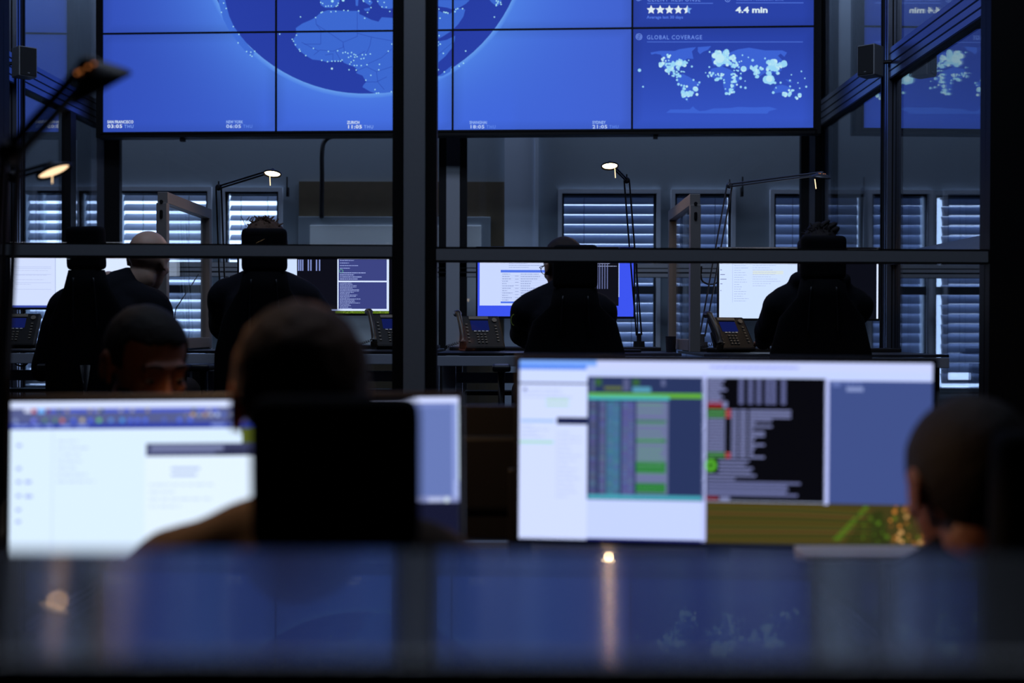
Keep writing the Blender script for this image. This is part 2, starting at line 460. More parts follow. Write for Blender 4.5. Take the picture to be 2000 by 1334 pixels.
# side partitions
YE = 9.05
def side_wall(X, y0, name, label, sgn, posts, extra=()):
    t = thing(name, label, 'glass wall', (X, y0, 0.36))
    z0 = 0.36
    def zz(z): return z-z0
    # broad grooved rail at mid height
    zt, zb = CAMZ+1.595, CAMZ+1.425
    ln = YE-y0
    b = B(); span(b, (-0.035, 0, zz(zb)), (0.035, ln, zz(zt))); obj('grooved_rail', b, M_alu_side, t)
    b = B()
    for f in (0.24, 0.5, 0.80):
        zc = zz(zb+(zt-zb)*f)
        span(b, (-0.037, 0, zc-0.004), (0.037, ln, zc+0.004))
    span(b, (-0.036, 0, zz(zb)-0.006), (0.036, ln, zz(zb)+0.004))
    obj('rail_groove', b, M_gasket, t)
    b = B(); span(b, (-0.03, 0, zz(CAMZ+0.375)), (0.03, ln, zz(CAMZ+0.435))); obj('middle_rail', b, M_alu_side, t)
    b = B(); span(b, (-0.03, 0, 0), (0.03, ln, 0.08)); obj('bottom_rail', b, M_alu_side, t)
    b = B(); span(b, (-0.006, 0, 0.08), (0.0, ln, zz(CAMZ+0.375))); obj('glass_pane', b, M_glassS, t)
    b = B(); span(b, (-0.006, 0, zz(CAMZ+0.435)), (0.0, ln, zz(zb)-0.006)); obj('glass_pane', b, M_glassS, t)
    b = B(); span(b, (-0.006, 0, zz(zt)), (0.0, ln, zz(4.85))); obj('glass_pane', b, M_glassS, t)
    for py in posts:
        b = B(); span(b, (-0.045, py-y0-0.045, 0), (0.045, py-y0+0.045, zz(4.85)), 0.002); po = obj('post', b, M_alu_side, t)
        b = B()
        for q in (-0.02, 0.02):
            span(b, (-0.047, py-y0+q-0.005, 0), (0.047, py-y0+q+0.005, zz(4.85)))
        span(b, (-0.02, py-y0-0.047, 0), (-0.012, py-y0+0.047, zz(4.85))); span(b, (0.012, py-y0-0.047, 0), (0.02, py-y0+0.047, zz(4.85)))
        span(b, (-0.055, py-y0+0.045, 0), (0.055, py-y0+0.06, zz(4.85)))
        obj('post_groove', b, M_gasket, po)
    return t
XR, XL = 2.13, -2.955
tr = side_wall(XR, YP+0.12, 'right_glass_partition', 'glass side wall at right mirroring the video wall, with broad grooved rail', 1, (7.28,))
tl = side_wall(XL, YP+0.12, 'left_glass_partition', 'glass side wall at left behind the lit lamp, with broad grooved rail', -1, (7.48,))
b = B(); span(b, (-0.02, 8.40-YP-0.12-0.05, 0.08), (0.04, 8.40-YP-0.12+0.05, CAMZ+1.42-0.36)); obj('mullion', b, M_gasket, tl)
# far partition
t = thing('far_glass_partition', 'glass wall behind the far desks, beneath the video wall, with pale posts and a grey middle rail', 'glass wall', (0, YE, 0.36))
def ex(px): return at(px, 560, YE).x
def ez(py): return at(1000, py, YE).z-0.36
for a, c, d, e in ((193, 207, 207, 236), (872, 898, 857, 912), (1577, 1588, 1562, 1603), (1602, 1614, 1603, 1614)):
    b = B(); span(b, (ex(d), -0.03, 0), (ex(e), 0.03, 4.5)); obj('gasket', b, M_gasket, t)
    b = B(); span(b, (ex(a), -0.045, 0), (ex(c), -0.005, 4.5)); obj('post', b, M_frame if a > 800 and a < 900 else M_alu_side, t)
b = B()
for y0, y1 in ((514, 523), (525, 531), (534, 541)):
    span(b, (-6.9, -0.03, ez(y1)), (6.9, 0.02, ez(y0)))
obj('middle_rail', b, M_frame, t)
b = B(); span(b, (-6.9, -0.015, ez(542)), (6.9, 0.01, ez(513))); obj('rail_core', b, M_framed, t)
b = B(); span(b, (-6.9, 0, 0), (6.9, 0.008, ez(542))); obj('glass_pane', b, M_glassF, t)
b = B(); span(b, (-6.9, 0, ez(513)), (6.9, 0.008, 4.5)); obj('glass_pane', b, M_glassF, t)

# ------------------------------------------------------------------ video wall
A0 = at(200, 254.9, 8.75); A1 = at(1590, 256.8, 8.5)
zb = (A0.z+A1.z)/2; A0.z = A1.z = zb
VW = (A1-A0).length; ux = (A1-A0).normalized(); nrm = Vector((ux.y, -ux.x, 0))  # towards the viewer
PH = VW/4*9/16
vt = thing('video_wall', 'blue video wall of tiled panels showing a globe, city clocks and a world map', 'video wall', A0, math.atan2(ux.y, ux.x))
def wall_map(px, py, lift):
    d = RM @ Vector(((px-1000)/FPX, (667-py)/FPX, -1)); o = Vector((0, 0, CAMZ))
    s = (A0-o).dot(nrm)/d.dot(nrm); p = o+d*s
    q = p-A0
    return Vector((q.dot(ux), -lift-0.001, q.z))
def local_px(u, z):            # wall coordinates -> photo pixel, for the background colours
    p = A0+ux*u+Vector((0, 0, z)); q = RM.transposed() @ (p-Vector((0, 0, CAMZ)))
    return 1000+q.x/-q.z*FPX, 667-q.y/-q.z*FPX
GX, GY, GR = 712, -135, 318
def mixc(a, b_, t): t = min(1, max(0, t)); return tuple(a[i]*(1-t)+b_[i]*t for i in range(3))
def bgcol(px, py, col):
    if col == 3:
        c = mixc((46, 70, 172), (60, 92, 208), (py-90)/170)
        return c
    d = math.hypot(px-GX, py-GY)-GR
    g = math.exp(-max(d, 0)/105)
    base = mixc((52, 78, 186), (66, 100, 220), (px-200)/900)
    if px > 950: base = mixc(base, (70, 100, 212), (px-950)/300)
    c = mixc(base, (88, 140, 240), g*0.9)
    return mixc(c, (72, 112, 238), max(0, (py-120)/140)*0.5*(1 if 500 < px < 1000 else 0.3))
NR = 3
for i in range(4):
    for j in range(NR):
        u0, u1 = VW/4*i, VW/4*(i+1); z0, z1 = PH*j, PH*(j+1)
        b = B(); span(b, (u0+0.001, 0.0, z0+0.001), (u1-0.001, 0.09, z1-0.001)); pn = obj('display_panel', b, M_black, vt)
        cv = Canvas(lambda a, c, l: Vector((a, -0.0008, c)))
        nx, nz = 16, 10
        for p in range(nx):
            for q in range(nz):
                cs = []
                pp = []
                for (a, c) in ((p, q), (p+1, q), (p+1, q+1), (p, q+1)):
                    uu = u0+0.005+(u1-u0-0.01)*a/nx; zz2 = z0+0.005+(z1-z0-0.01)*c/nz
                    pp.append((uu, zz2)); ed = min(a, nx-a)/nx; ed2 = min(c, nz-c)/nz
                    sh = 0.93 if (ed == 0 or ed2 == 0) else 1.0
                    cc = bgcol(*local_px(uu, zz2), i); cs.append(tuple(v*sh for v in cc))
                cv.poly(pp, cs)
        cv.build('screen', M_dispw, pn)
LIFT = 0.0006
def wcanvas(): return Canvas(wall_map, LIFT)
# globe (clipped at the top of the wall by the frame of the wall itself)
g = wcanvas(); g.z = 1
wtop = -330
n = 90
ring = [(GX+GR*math.cos(2*PI*k/n), GY+GR*math.sin(2*PI*k/n)) for k in range(n)]
halo = [(GX+(GR+9)*math.cos(2*PI*k/n), GY+(GR+9)*math.sin(2*PI*k/n)) for k in range(n)]
clipy = lambda P: [(x, max(y, wtop)) for x, y in P]
for k in range(n):
    a, c = ring[k], ring[(k+1) % n]; d, e = halo[(k+1) % n], halo[k]
    if min(a[1], c[1], d[1], e[1]) > wtop:
        g.poly([a, c, d, e], [(110, 165, 245), (110, 165, 245), (84, 134, 236), (84, 134, 236)])
OC = (44, 66, 172)
for k in range(n):
    a, c = ring[k], ring[(k+1) % n]
    a = (a[0], max(a[1], wtop)); c = (c[0], max(c[1], wtop))
    g.poly([(GX, GY), a, c], [(40, 60, 160), OC, OC])
g.up(); LC = (66, 110, 216)
def z2(pts, ox, s=3.994): return [(ox+a/s, b_/s) for a, b_ in pts]
afr = z2([(905,97),(865,135),(830,155),(760,185),(710,220),(715,250),(715,270),(690,310),(700,350),(735,395),(790,435),(840,465),(900,472),(960,485),(1070,470),(1085,490),(1130,510),(1165,520),(1195,550),(1180,570),(1230,590),(1260,640),(1240,660),(1230,680),(1290,715),(1330,727),(1400,726),(1462,718)], 400)
afr += [(800,170),(835,156),(855,140),(856,122),(870,110),(882,95),(888,80),(889,70),(872,78),(852,82),(838,66),(818,42),(800,36)] + z2([(1462,140),(1380,135),(1355,170),(1300,155),(1240,125),(1205,110),(1210,85),(1100,86),(1000,80),(960,80)], 400)
g.poly(afr, LC)
for P, o in (([(20,80),(60,100),(110,110),(140,90),(170,62),(235,75),(220,130),(180,190),(130,240),(60,285),(10,310),(-20,200)], 850),
             ([(20,600),(130,512),(118,560),(60,592)], 850),
             ([(-40,0),(270,0),(240,30),(190,60),(130,72),(90,60),(20,50),(-40,40)], 850),
             ([(400,-30),(525,-30),(510,30),(480,50),(440,20)], 850),
             ([(895,-30),(1060,-30),(1045,35),(1000,62),(940,62),(905,40)], 400),
             ([(1175,-10),(1200,-10),(1195,48),(1178,45)], 400),
             ([(1215,-20),(1280,-20),(1310,20),(1290,45),(1250,20)], 400), ([(1240,70),(1290,60),(1285,85),(1250,85)], 400),
             ([(1330,-20),(1500,-20),(1500,60),(1440,70),(1390,65),(1360,40)], 400)):
    g.poly(z2(P, o), LC)
g.poly([(424,-20),(436,-20),(442,10),(448,32),(457,52),(470,70),(488,92),(498,101),(492,112),(480,101),(467,86),(449,62),(436,38),(428,8)], (70,116,222))
for P in ([(420,-200),(620,-200),(640,-320),(480,-300)], [(800,-60),(1000,-60),(960,-300),(700,-320),(620,-260),(640,-120)]):
    g.poly(P, LC)
g.up(); BC = (48, 78, 182)
for P in ([(865,145),(870,190),(905,235),(905,345),(775,345)],[(870,190),(1080,330),(1190,285),(1190,90)],[(1190,260),(1300,290),(1462,320)],[(1300,290),(1290,350),(1270,400),(1255,430)],
          [(1080,330),(1080,370),(1000,400),(900,390),(850,430)],[(940,430),(1000,420),(1000,470)],[(1130,510),(1180,440),(1250,400)],[(1462,380),(1380,450),(1270,500)],[(1195,550),(1260,520),(1340,560),(1462,520)],[(1260,640),(1340,640),(1420,600)],[(1080,340),(1090,400)],[(755,330),(850,380),(890,400)],[(1020,400),(1060,470)],[(1340,560),(1350,640),(1400,700)]):
    g.line(z2(P, 400), 0.9, BC)
g.line(z2([(150,320),(90,370),(20,430)], 850), 0.8, BC)
g.up(); DC = (176, 235, 255)
dots = [(748,133),(865,138),(908,100),(918,95),(985,93),(1022,90),(1085,82),(1118,84),(1200,86),(1270,98),(1248,143),(1297,60),(1383,55),(1416,57),(1444,90),(585,267),(716,275),(683,307),(693,322),(708,350),(738,386),(744,400),(788,434),(848,378),(965,402),(1037,397),(1078,413),(1098,408),(1117,416),(1145,411),(1165,425),(1178,430),(1140,440),(1122,448),(1170,447),(1188,443),(1230,428),(1256,427),(1292,422),(1220,460),(1241,456),(1162,472),(1142,485),(1132,501),(958,482),(992,478),(1017,478),(1041,478),(1060,478),(1071,469),(913,472),(1167,512),(1187,512),(1221,512),(1266,506),(1363,503),(1358,546),(1182,547),(1126,545),(1296,588),(1257,626),(1328,700),(1432,400),(1340,728),(1356,726),(1456,716),(1400,20),(1350,12),(1287,12),(1240,12),(1236,5),(905,20),(920,28),(945,50),(965,48),(988,48),(1026,50),(1036,42),(1042,26),(1080,5),(1460,345),(168,67),(148,25),(131,97),(223,208),(268,269),(261,335),(327,403),(360,408),(390,401),(356,430),(369,440)]
for a, c in dots: g.disc(400+a/3.994, c/3.994, 1.35, DC, 8)
g.disc(400+992/3.994, 536/3.994, 2.1, (205, 245, 255), 8)
for a, c in ((996,10),(1080,3)): g.disc(400+a/3.994, c/3.994, 2.8, DC, 8)
for a, c in ((28,72),(68,95),(80,99),(100,104),(88,98),(155,92),(162,74),(176,68),(214,69),(38,143),(30,279),(24,328),(40,345),(22,355),(64,417),(24,545),(72,562),(238,399),(221,494),(187,517),(462,134),(478,8),(492,12),(478,35),(476,45),(514,35),(488,24),(510,20)):
    g.disc(850+a/3.994, c/3.994, 1.5, DC, 8)
g.build('globe_graphic', M_dispw, vt)
# clocks
ck = wcanvas(); ck.z = 5
for (nm, tm, x0, y0, c1, wid) in (('SAN FRANCISCO', '03:05', 210, 241, (235,245,255), 51), ('NEW YORK', '06:05', 442, 241, (165,195,255), 33), ('ZURICH', '11:05', 678, 242, (235,245,255), 24), ('SHANGHAI', '18:05', 917, 242, (165,195,255), 34), ('SYDNEY', '21:05', 1157, 242, (170,200,255), 26)):
    ck.text(nm, x0, y0, 8.0, c1, 0.16, 1.0, wid)
    ck.text(tm, x0, y0+9, 9.5, mixc(c1, (255,255,255), 0.4), 0.18, 1.1, 29)
    ck.text('THU', x0+33, y0+9, 9.0, (110,150,245) if c1[0] < 200 else (150,185,255), 0.05, 1.2, 18)
ck.build('city_clock_text', M_dispw, vt)
# right column: dashboard
d = wcanvas(); d.z = 5; TC = (118, 150, 240)
d.text('CLIENT RESPONSE', 1264, 3, 11, TC, 0.1, 1.25, 104)
d.text('Incident resolution time', 1438, 1.5, 9, (100,132,235), 0.05, 1.0, 92)
d.rect(1264, 6, 1392.5, 7.6, (84,118,222)); d.rect(1437.5, 5, 1569, 6.6, (84,118,222))
d.ring(1421, -1, 5.5, 1.2, TC); d.disc(1421, 0, 1.5, TC)
d.line([(1241,-2),(1246,2),(1254,-1)], 1.4, TC)
def star(cx, cy, r, c1, c2=None):
    P = [(cx+(r if k % 2 == 0 else r*0.48)*math.sin(PI*k/5), cy-(r if k % 2 == 0 else r*0.48)*math.cos(PI*k/5)) for k in range(10)]
    left = [P[0]]+P[5:]; right = P[:6]
    d.poly(left, c1); d.poly(right, c2 or c1)
for k in range(5): star(1271.7+17.7*k, 19.5, 9.2, (240,250,255), (120,170,245) if k == 4 else None)
d.text('Average last 30 days', 1263, 36.5, 8.2, (92,130,240), 0.12, 1.0, 71)
d.text('4.4 min', 1437, 25, 16, (235,250,255), 0.55, 1.0, 62)
d.text('GLOBAL COVERAGE', 1263, 77, 11.5, TC, 0.12, 1.2, 108)
d.rect(1263.5, 81.5, 1568, 82.9, (84,118,222))
d.ring(1248, 72, 6.5, 1.2, TC)
for k in (-3, 0, 3): d.line([(1243, 70+k), (1253, 74+k)], 1, TC)
d.ring(1248, 72, 3.5, 0.9, TC)
c4 = lambda P: [(1200+a/4.762, b_/4.762) for a, b_ in P]
MC = (66, 104, 218)
for P in ([(345,510),(335,490),(420,475),(560,475),(600,460),(700,445),(760,440),(720,480),(735,550),(680,545),(660,560),(640,600),(600,620),(570,640),(590,660),(560,650),(540,620),(500,640),(520,670),(560,690),(600,700),(580,715),(520,680),(480,650),(450,620),(440,580),(450,540),(430,510),(380,500)],
          [(775,440),(900,430),(870,465),(830,480),(795,505),(775,480)],
          [(600,700),(640,690),(700,720),(760,760),(800,775),(770,830),(740,870),(700,900),(680,920),(690,955),(650,920),(625,860),(620,800),(590,770),(580,740)],
          [(900,490),(980,480),(1010,470),(1070,490),(1150,460),(1250,445),(1400,470),(1560,470),(1605,490),(1580,530),(1545,500),(1520,520),(1560,560),(1560,600),(1520,620),(1560,650),(1500,690),(1480,670),(1450,700),(1470,760),(1440,740),(1400,680),(1340,720),(1300,680),(1260,640),(1230,660),(1190,680),(1150,640),(1120,620),(1090,640),(1060,600),(1000,620),(920,610),(905,560)],
          [(900,640),(1000,620),(1080,650),(1120,680),(1150,720),(1190,690),(1160,750),(1130,800),(1110,850),(1070,880),(1030,870),(1010,790),(1010,740),(960,730),(900,720),(870,690)],
          [(1480,830),(1500,800),(1560,790),(1600,800),(1640,820),(1660,850),(1640,890),(1580,880),(1540,860),(1490,870)],
          [(1590,740),(1630,745),(1655,770),(1620,765)],
          [(480,1050),(520,1020),(700,1018),(730,990),(755,1015),(790,1035),(850,1030),(920,1010),(1080,1005),(1150,995),(1300,1000),(1440,995),(1515,1015),(1440,1035),(1420,1058),(800,1055)]):
    d.poly(c4(P), MC)
d.up()
rnd = random.Random(3)
def clus(cx, cy, sx, sy, n, r0, r1):
    for k in range(n):
        a, c = rnd.gauss(cx, sx), rnd.gauss(cy, sy); r = rnd.uniform(r0, r1)
        d.disc(1200+a/4.762, c/4.762, r/4.762, (165, 225, 255) if rnd.random() < 0.7 else (205, 245, 255), 9)
for args in ((985,550,30,28,40,16,30),(1050,560,25,22,16,12,20),(1105,520,16,14,6,8,14),(605,590,35,14,26,10,20),(435,598,14,10,6,14,22),(455,550,8,8,4,10,14),(505,530,10,8,5,8,12),(500,600,22,22,12,6,12),(530,635,22,14,12,10,16),(500,660,14,8,6,12,18),(590,635,8,8,4,12,16),(560,695,24,12,12,6,11),(640,665,20,6,6,5,9),(605,715,12,8,5,8,14),
             (740,828,14,10,7,14,22),(680,875,34,12,16,12,20),(645,890,8,8,5,12,16),(650,815,16,14,6,8,12),(885,690,16,12,9,6,11),(965,735,18,6,5,12,18),(990,700,26,10,14,5,9),(1125,700,22,20,12,7,11),(1115,755,18,20,14,8,14),(1105,610,14,14,9,10,18),(1165,590,16,14,9,6,11),(1205,640,5,4,3,20,32),(1300,640,16,20,14,10,18),(1325,680,10,18,9,12,18),(1365,640,10,8,6,10,14),(1470,590,22,18,16,14,26),(1480,640,22,12,10,12,20),(1580,595,8,5,4,18,32),(1540,610,14,12,6,10,20),(1440,735,8,8,4,26,46),(1440,690,16,14,9,9,16),(1475,765,10,5,4,10,14),(1520,682,4,4,2,12,16),(1080,850,12,10,5,10,20),(1040,873,5,5,3,10,15),(1070,870,5,5,3,8,12),(1095,800,8,12,5,8,12),(1585,880,14,10,6,12,18),(1630,868,10,10,5,10,16),(1650,840,6,6,3,8,12),(1475,863,2,2,1,13,14),(1725,883,5,5,3,14,18),(1690,908,5,4,2,10,13)):
    clus(*args)
for a, c, r in ((233,655,16),(266,808,9),(720,620,10),(885,485,9),(790,768,10),(775,790,8),(735,745,10),(672,925,8),(595,785,13),(582,745,11),(1190,515,8),(1245,535,7),(1400,545,9),(1285,562,13),(1175,810,11),(1218,818,12),(1215,755,6),(1545,770,10),(1502,818,7),(1633,805,9),(1645,697,7),(1738,665,8),(1770,730,7),(1706,772,7),(1722,822,7),(1783,808,10),(1632,750,9),(1022,770,10),(1018,745,9),(1032,828,7),(882,625,9),(690,562,7),(848,678,6),(1135,655,7),(600,655,5)):
    d.disc(1200+a/4.762, c/4.762, r/4.762, (160, 220, 255), 9)
d.up()
for a, c, r in ((980,545,52),(1440,735,38),(605,590,30)): d.disc(1200+a/4.762, c/4.762, r/4.762*0.8, (200, 242, 255), 14)
d.build('dashboard_graphic', M_dispw, vt)
# thin black joints on top of the picture
b = B()
for i in range(5): 
    u = VW/4*i; span(b, (u-0.0065, -0.009, -0.004), (u+0.0065, 0.02, PH*NR+0.004))
for j in range(NR+1): span(b, (-0.006, -0.009, PH*j-0.006), (VW+0.006, 0.02, PH*j+0.006))
obj('panel_bezel', b, M_gasket, vt)
b = B()
span(b, (-0.02, 0.0, -0.03), (VW+0.02, 0.12, -0.004)); span(b, (-0.045, 0, -0.03), (-0.006, 0.12, PH*NR)); span(b, (VW+0.006, 0, -0.03), (VW+0.045, 0.12, PH*NR))
for u in (0.53, 3.75): span(b, (u, 0.02, -0.055), (u+0.03, 0.06, -0.03))
obj('support_frame', b, M_gasket, vt)
b = B()
for u in (0.5, VW/2, VW-0.5): span(b, (u-0.03, 0.09, PH*NR-0.3), (u+0.03, 0.14, 4.9-zb))
obj('hanger', b, M_black, vt)

# ------------------------------------------------------------------ speakers
for px0, px1, py0, py1, Y, yaw, lab, sg in ((1681, 1719, 90, 150, 7.2, 0.75, 'small grey wall speaker on the right glass wall post', 1), (31, 64, 94, 152, 7.35, -0.75, 'small grey wall speaker on the left glass wall post', -1)):
    c = at((px0+px1)/2, (py0+py1)/2, Y); w = 0.105; h = (py1-py0)/FPX*Y
    t = thing('wall_speaker', lab, 'speaker', (c.x, c.y, c.z-h/2), yaw*-1, 'wall speakers')
    b = B(); box(b, (0, 0, h/2), (w, 0.11, h), bev=0.006); obj('cabinet', b, mat('grey_speaker_cabinet', (150, 154, 160), 0.5), t)
    b = B(); box(b, (0, -0.057, h/2), (w-0.012, 0.006, h-0.012), bev=0.002); gr = obj('grille', b, mat('dark_speaker_grille', (34, 36, 38), 0.8, noise=0.3, scale=400), t)
    b = B(); box(b, (0.0, -0.0615, 0.02), (0.012, 0.003, 0.005)); obj('badge', b, M_chrome, gr)
    b = B(); cyl(b, (0, 0.05, h/2), (sg*0.1, 0.09, h/2), 0.011, n=10); obj('wall_bracket', b, M_black, t)

# ------------------------------------------------------------------ monitors
def monitor(label, xl, xr, yt, yb, Y, draw, yaw=0.0, tilt=0.0, roll=0.0, W_=0.80, H_=0.335, deskz=1.144, group=None, strength=None, neck=True, back=False, rim=0.009):
    c = at((xl+xr)/2, (yt+yb)/2, Y)
    t = thing('monitor', label, 'monitor', (c.x, c.y+0.05, deskz), yaw, group)
    hz = c.z-deskz
    Mx = Matrix.Translation((0, -0.05, hz)) @ Matrix.Rotation(tilt, 4, 'X') @ Matrix.Rotation(roll, 4, 'Y')
    b = B(); box(b, (0, 0.014, 0), (W_+2*rim, 0.028, H_+2*rim+0.004), bev=0.004, M=Mx)
    box(b, (0, 0.036, 0), (W_*0.5, 0.03, H_*0.6), bev=0.01, M=Mx); obj('housing', b, M_plast, t)
    if draw:
        def f(px, py, lift):
            u = (px-xl)/(xr-xl)-0.5; v = 0.5-(py-yt)/(yb-yt)
            return Mx @ Vector((u*W_, -0.0012-lift, v*H_))
        cv = Canvas(f, 0.00025); cv.clip = (xl, yt, xr, yb)
        draw(cv); cv.build('screen', M_disp, t)
    b = B(); box(b, (0, 0.075, hz*0.5+0.01), (0.05, 0.025, hz-0.0+0.02), bev=0.006)
    cyl(b, (0, 0.03, hz), (0, 0.08, hz), 0.02, n=12); obj('stand_neck', b, M_plast, t)
    b = B(); box(b, (0, 0.05, 0.007), (0.26, 0.2, 0.014), bev=0.005); obj('stand_base', b, M_plast, t)
    return t
def lines(cv, x0, x1, y0, y1, dy, h, col, rs, seg=1, fill=0.8, ragged=True):
    r = random.Random(rs); y = y0
    while y < y1:
        e = x0+(x1-x0)*(r.uniform(0.35, 1.0) if ragged else 1.0)
        x = x0
        while x < e:
            l = r.uniform(2, 7)*seg
            cv.rect(x, y, min(x+l, e), y+h, col); x += l+seg*r.uniform(0.6, 1.6)
        y += dy
WH = (214, 226, 255)
def m1(cv):
    cv.rect(18, 485, 314, 601, (200, 212, 248)); cv.up()
    cv.rect(20, 499, 108, 595, (214, 222, 252)); cv.rect(109, 499, 300, 596, (222, 232, 255)); cv.rect(18, 597, 314, 601, (60, 74, 160))
    cv.rect(205, 501, 232, 503.5, (214, 120, 130)); cv.up()
    for y in (521, 524, 536, 552, 565): cv.rect(28, y, 100, y+0.8, (186, 196, 232))
    lines(cv, 30, 96, 528, 560, 9, 1.2, (196, 204, 236), 2, 1)
    cv.rect(107.6, 499, 108.6, 595, (170, 180, 220))
def m2(cv):
    cv.rect(467, 485, 765, 612, (14, 14, 24)); cv.up()
    cv.rect(467, 485, 580, 540, (210, 224, 252))
    cv.rect(659, 490, 760, 607, (216, 226, 250)); cv.rect(655, 607, 760, 612, (88, 110, 30)); cv.rect(640, 604, 664, 607, (150, 160, 210)); cv.up()
    cv.rect(661.5, 506, 755.5, 548, (62, 68, 128)); cv.rect(661.5, 551, 755.5, 603, (60, 66, 126)); cv.up()
    for x in (582, 586, 590, 601, 606, 617, 623): cv.rect(x, 507, x+2.6, 529, (130, 142, 200))
    lines(cv, 664, 700, 508, 528, 5, 1.4, (150, 160, 215), 5, 0.6); lines(cv, 664, 722, 532, 547, 4, 1.6, (165, 175, 225), 6, 0.6)
    cv.ring(666.5, 529.5, 4.2, 1.4, (90, 150, 140), 12)
    lines(cv, 664, 705, 552, 603, 2.6, 1.3, (150, 160, 210), 7, 0.6)
    r = random.Random(4)
    for k in range(40): cv.disc(r.uniform(668, 757), r.uniform(608, 611), 1.4, r.choice([(90,120,30),(120,140,50),(60,80,20)]), 6)
def m3(cv):
    cv.rect(933, 485, 1237, 618, (62, 84, 235)); cv.up()
    cv.rect(937, 490, 1092, 597, (205, 215, 250)); cv.rect(1092, 488, 1208, 597, (16, 16, 24)); cv.rect(1207.5, 490, 1209.5, 580, (170, 185, 245)); cv.up()
    cv.rect(978, 527.5, 1070, 532.5, (86, 120, 232)); cv.rect(978, 589, 1030, 592.5, (86, 120, 232))
    lines(cv, 994, 1062, 510, 525, 4, 1.2, (160, 172, 215), 8, 0.8)
    for k in range(11):
        y = 536+4.6*k; cv.rect(978, y+2.6, 1066, y+3.0, (178, 190, 232))
    lines(cv, 981, 1005, 535, 586, 4.6, 1.5, (150, 162, 208), 9, 0.7); lines(cv, 1017, 1066, 535, 586, 4.6, 1.5, (150, 162, 208), 10, 0.7)
    for k in range(8): cv.rect(1006, 539+k*6, 1013, 540+k*6, (150, 162, 208))
    for x in (1166, 1170, 1175, 1180, 1185): cv.rect(x, 510, x+2.2, 564, (92, 98, 140))
    lines(cv, 1166, 1205, 514, 522, 5, 1.4, (150, 156, 190), 11, 0.6)
def m4(cv):
    cv.rect(1405, 485, 1715, 622, (212, 226, 255)); cv.up()
    cv.rect(1557, 488, 1711.5, 622, (12, 13, 22)); cv.rect(1711.8, 490, 1714.5, 622, (225, 232, 255)); cv.rect(1430.5, 512, 1431.3, 591, (185, 198, 235)); cv.up()
    lines(cv, 1434, 1464, 514, 592, 4.6, 1.0, (172, 186, 226), 12, 0.9)
    lines(cv, 1470, 1530, 514, 560, 4.4, 1.0, (180, 192, 228), 13, 0.9)
    cv.rect(1470, 529, 1530, 536, (222, 228, 226))
    for y, w in ((514, 3), (527, 3), (536, 9), (545, 12), (554, 4), (567, 2)): cv.rect(1407, y, 1407+w, y+1.4, (120, 128, 170))
monitor('white-screened wide monitor at far left, in front of the bald man', 18, 314, 484, 601, 6.55, m1, W_=0.775, H_=0.306, group='ultrawide monitors on the far desks')
monitor('wide monitor with terminal windows and a green strip, right of the second far worker', 466, 765, 485, 612, 6.55, m2, W_=0.783, H_=0.333, group='ultrawide monitors on the far desks')
monitor('wide monitor with bright blue borders in front of the man in glasses', 933, 1237, 486, 618, 6.55, m3, W_=0.797, H_=0.346, group='ultrawide monitors on the far desks')
monitor('wide white and black monitor in front of the spiky haired worker', 1405, 1715, 487, 622, 6.55, m4, W_=0.812, H_=0.354, group='ultrawide monitors on the far desks')

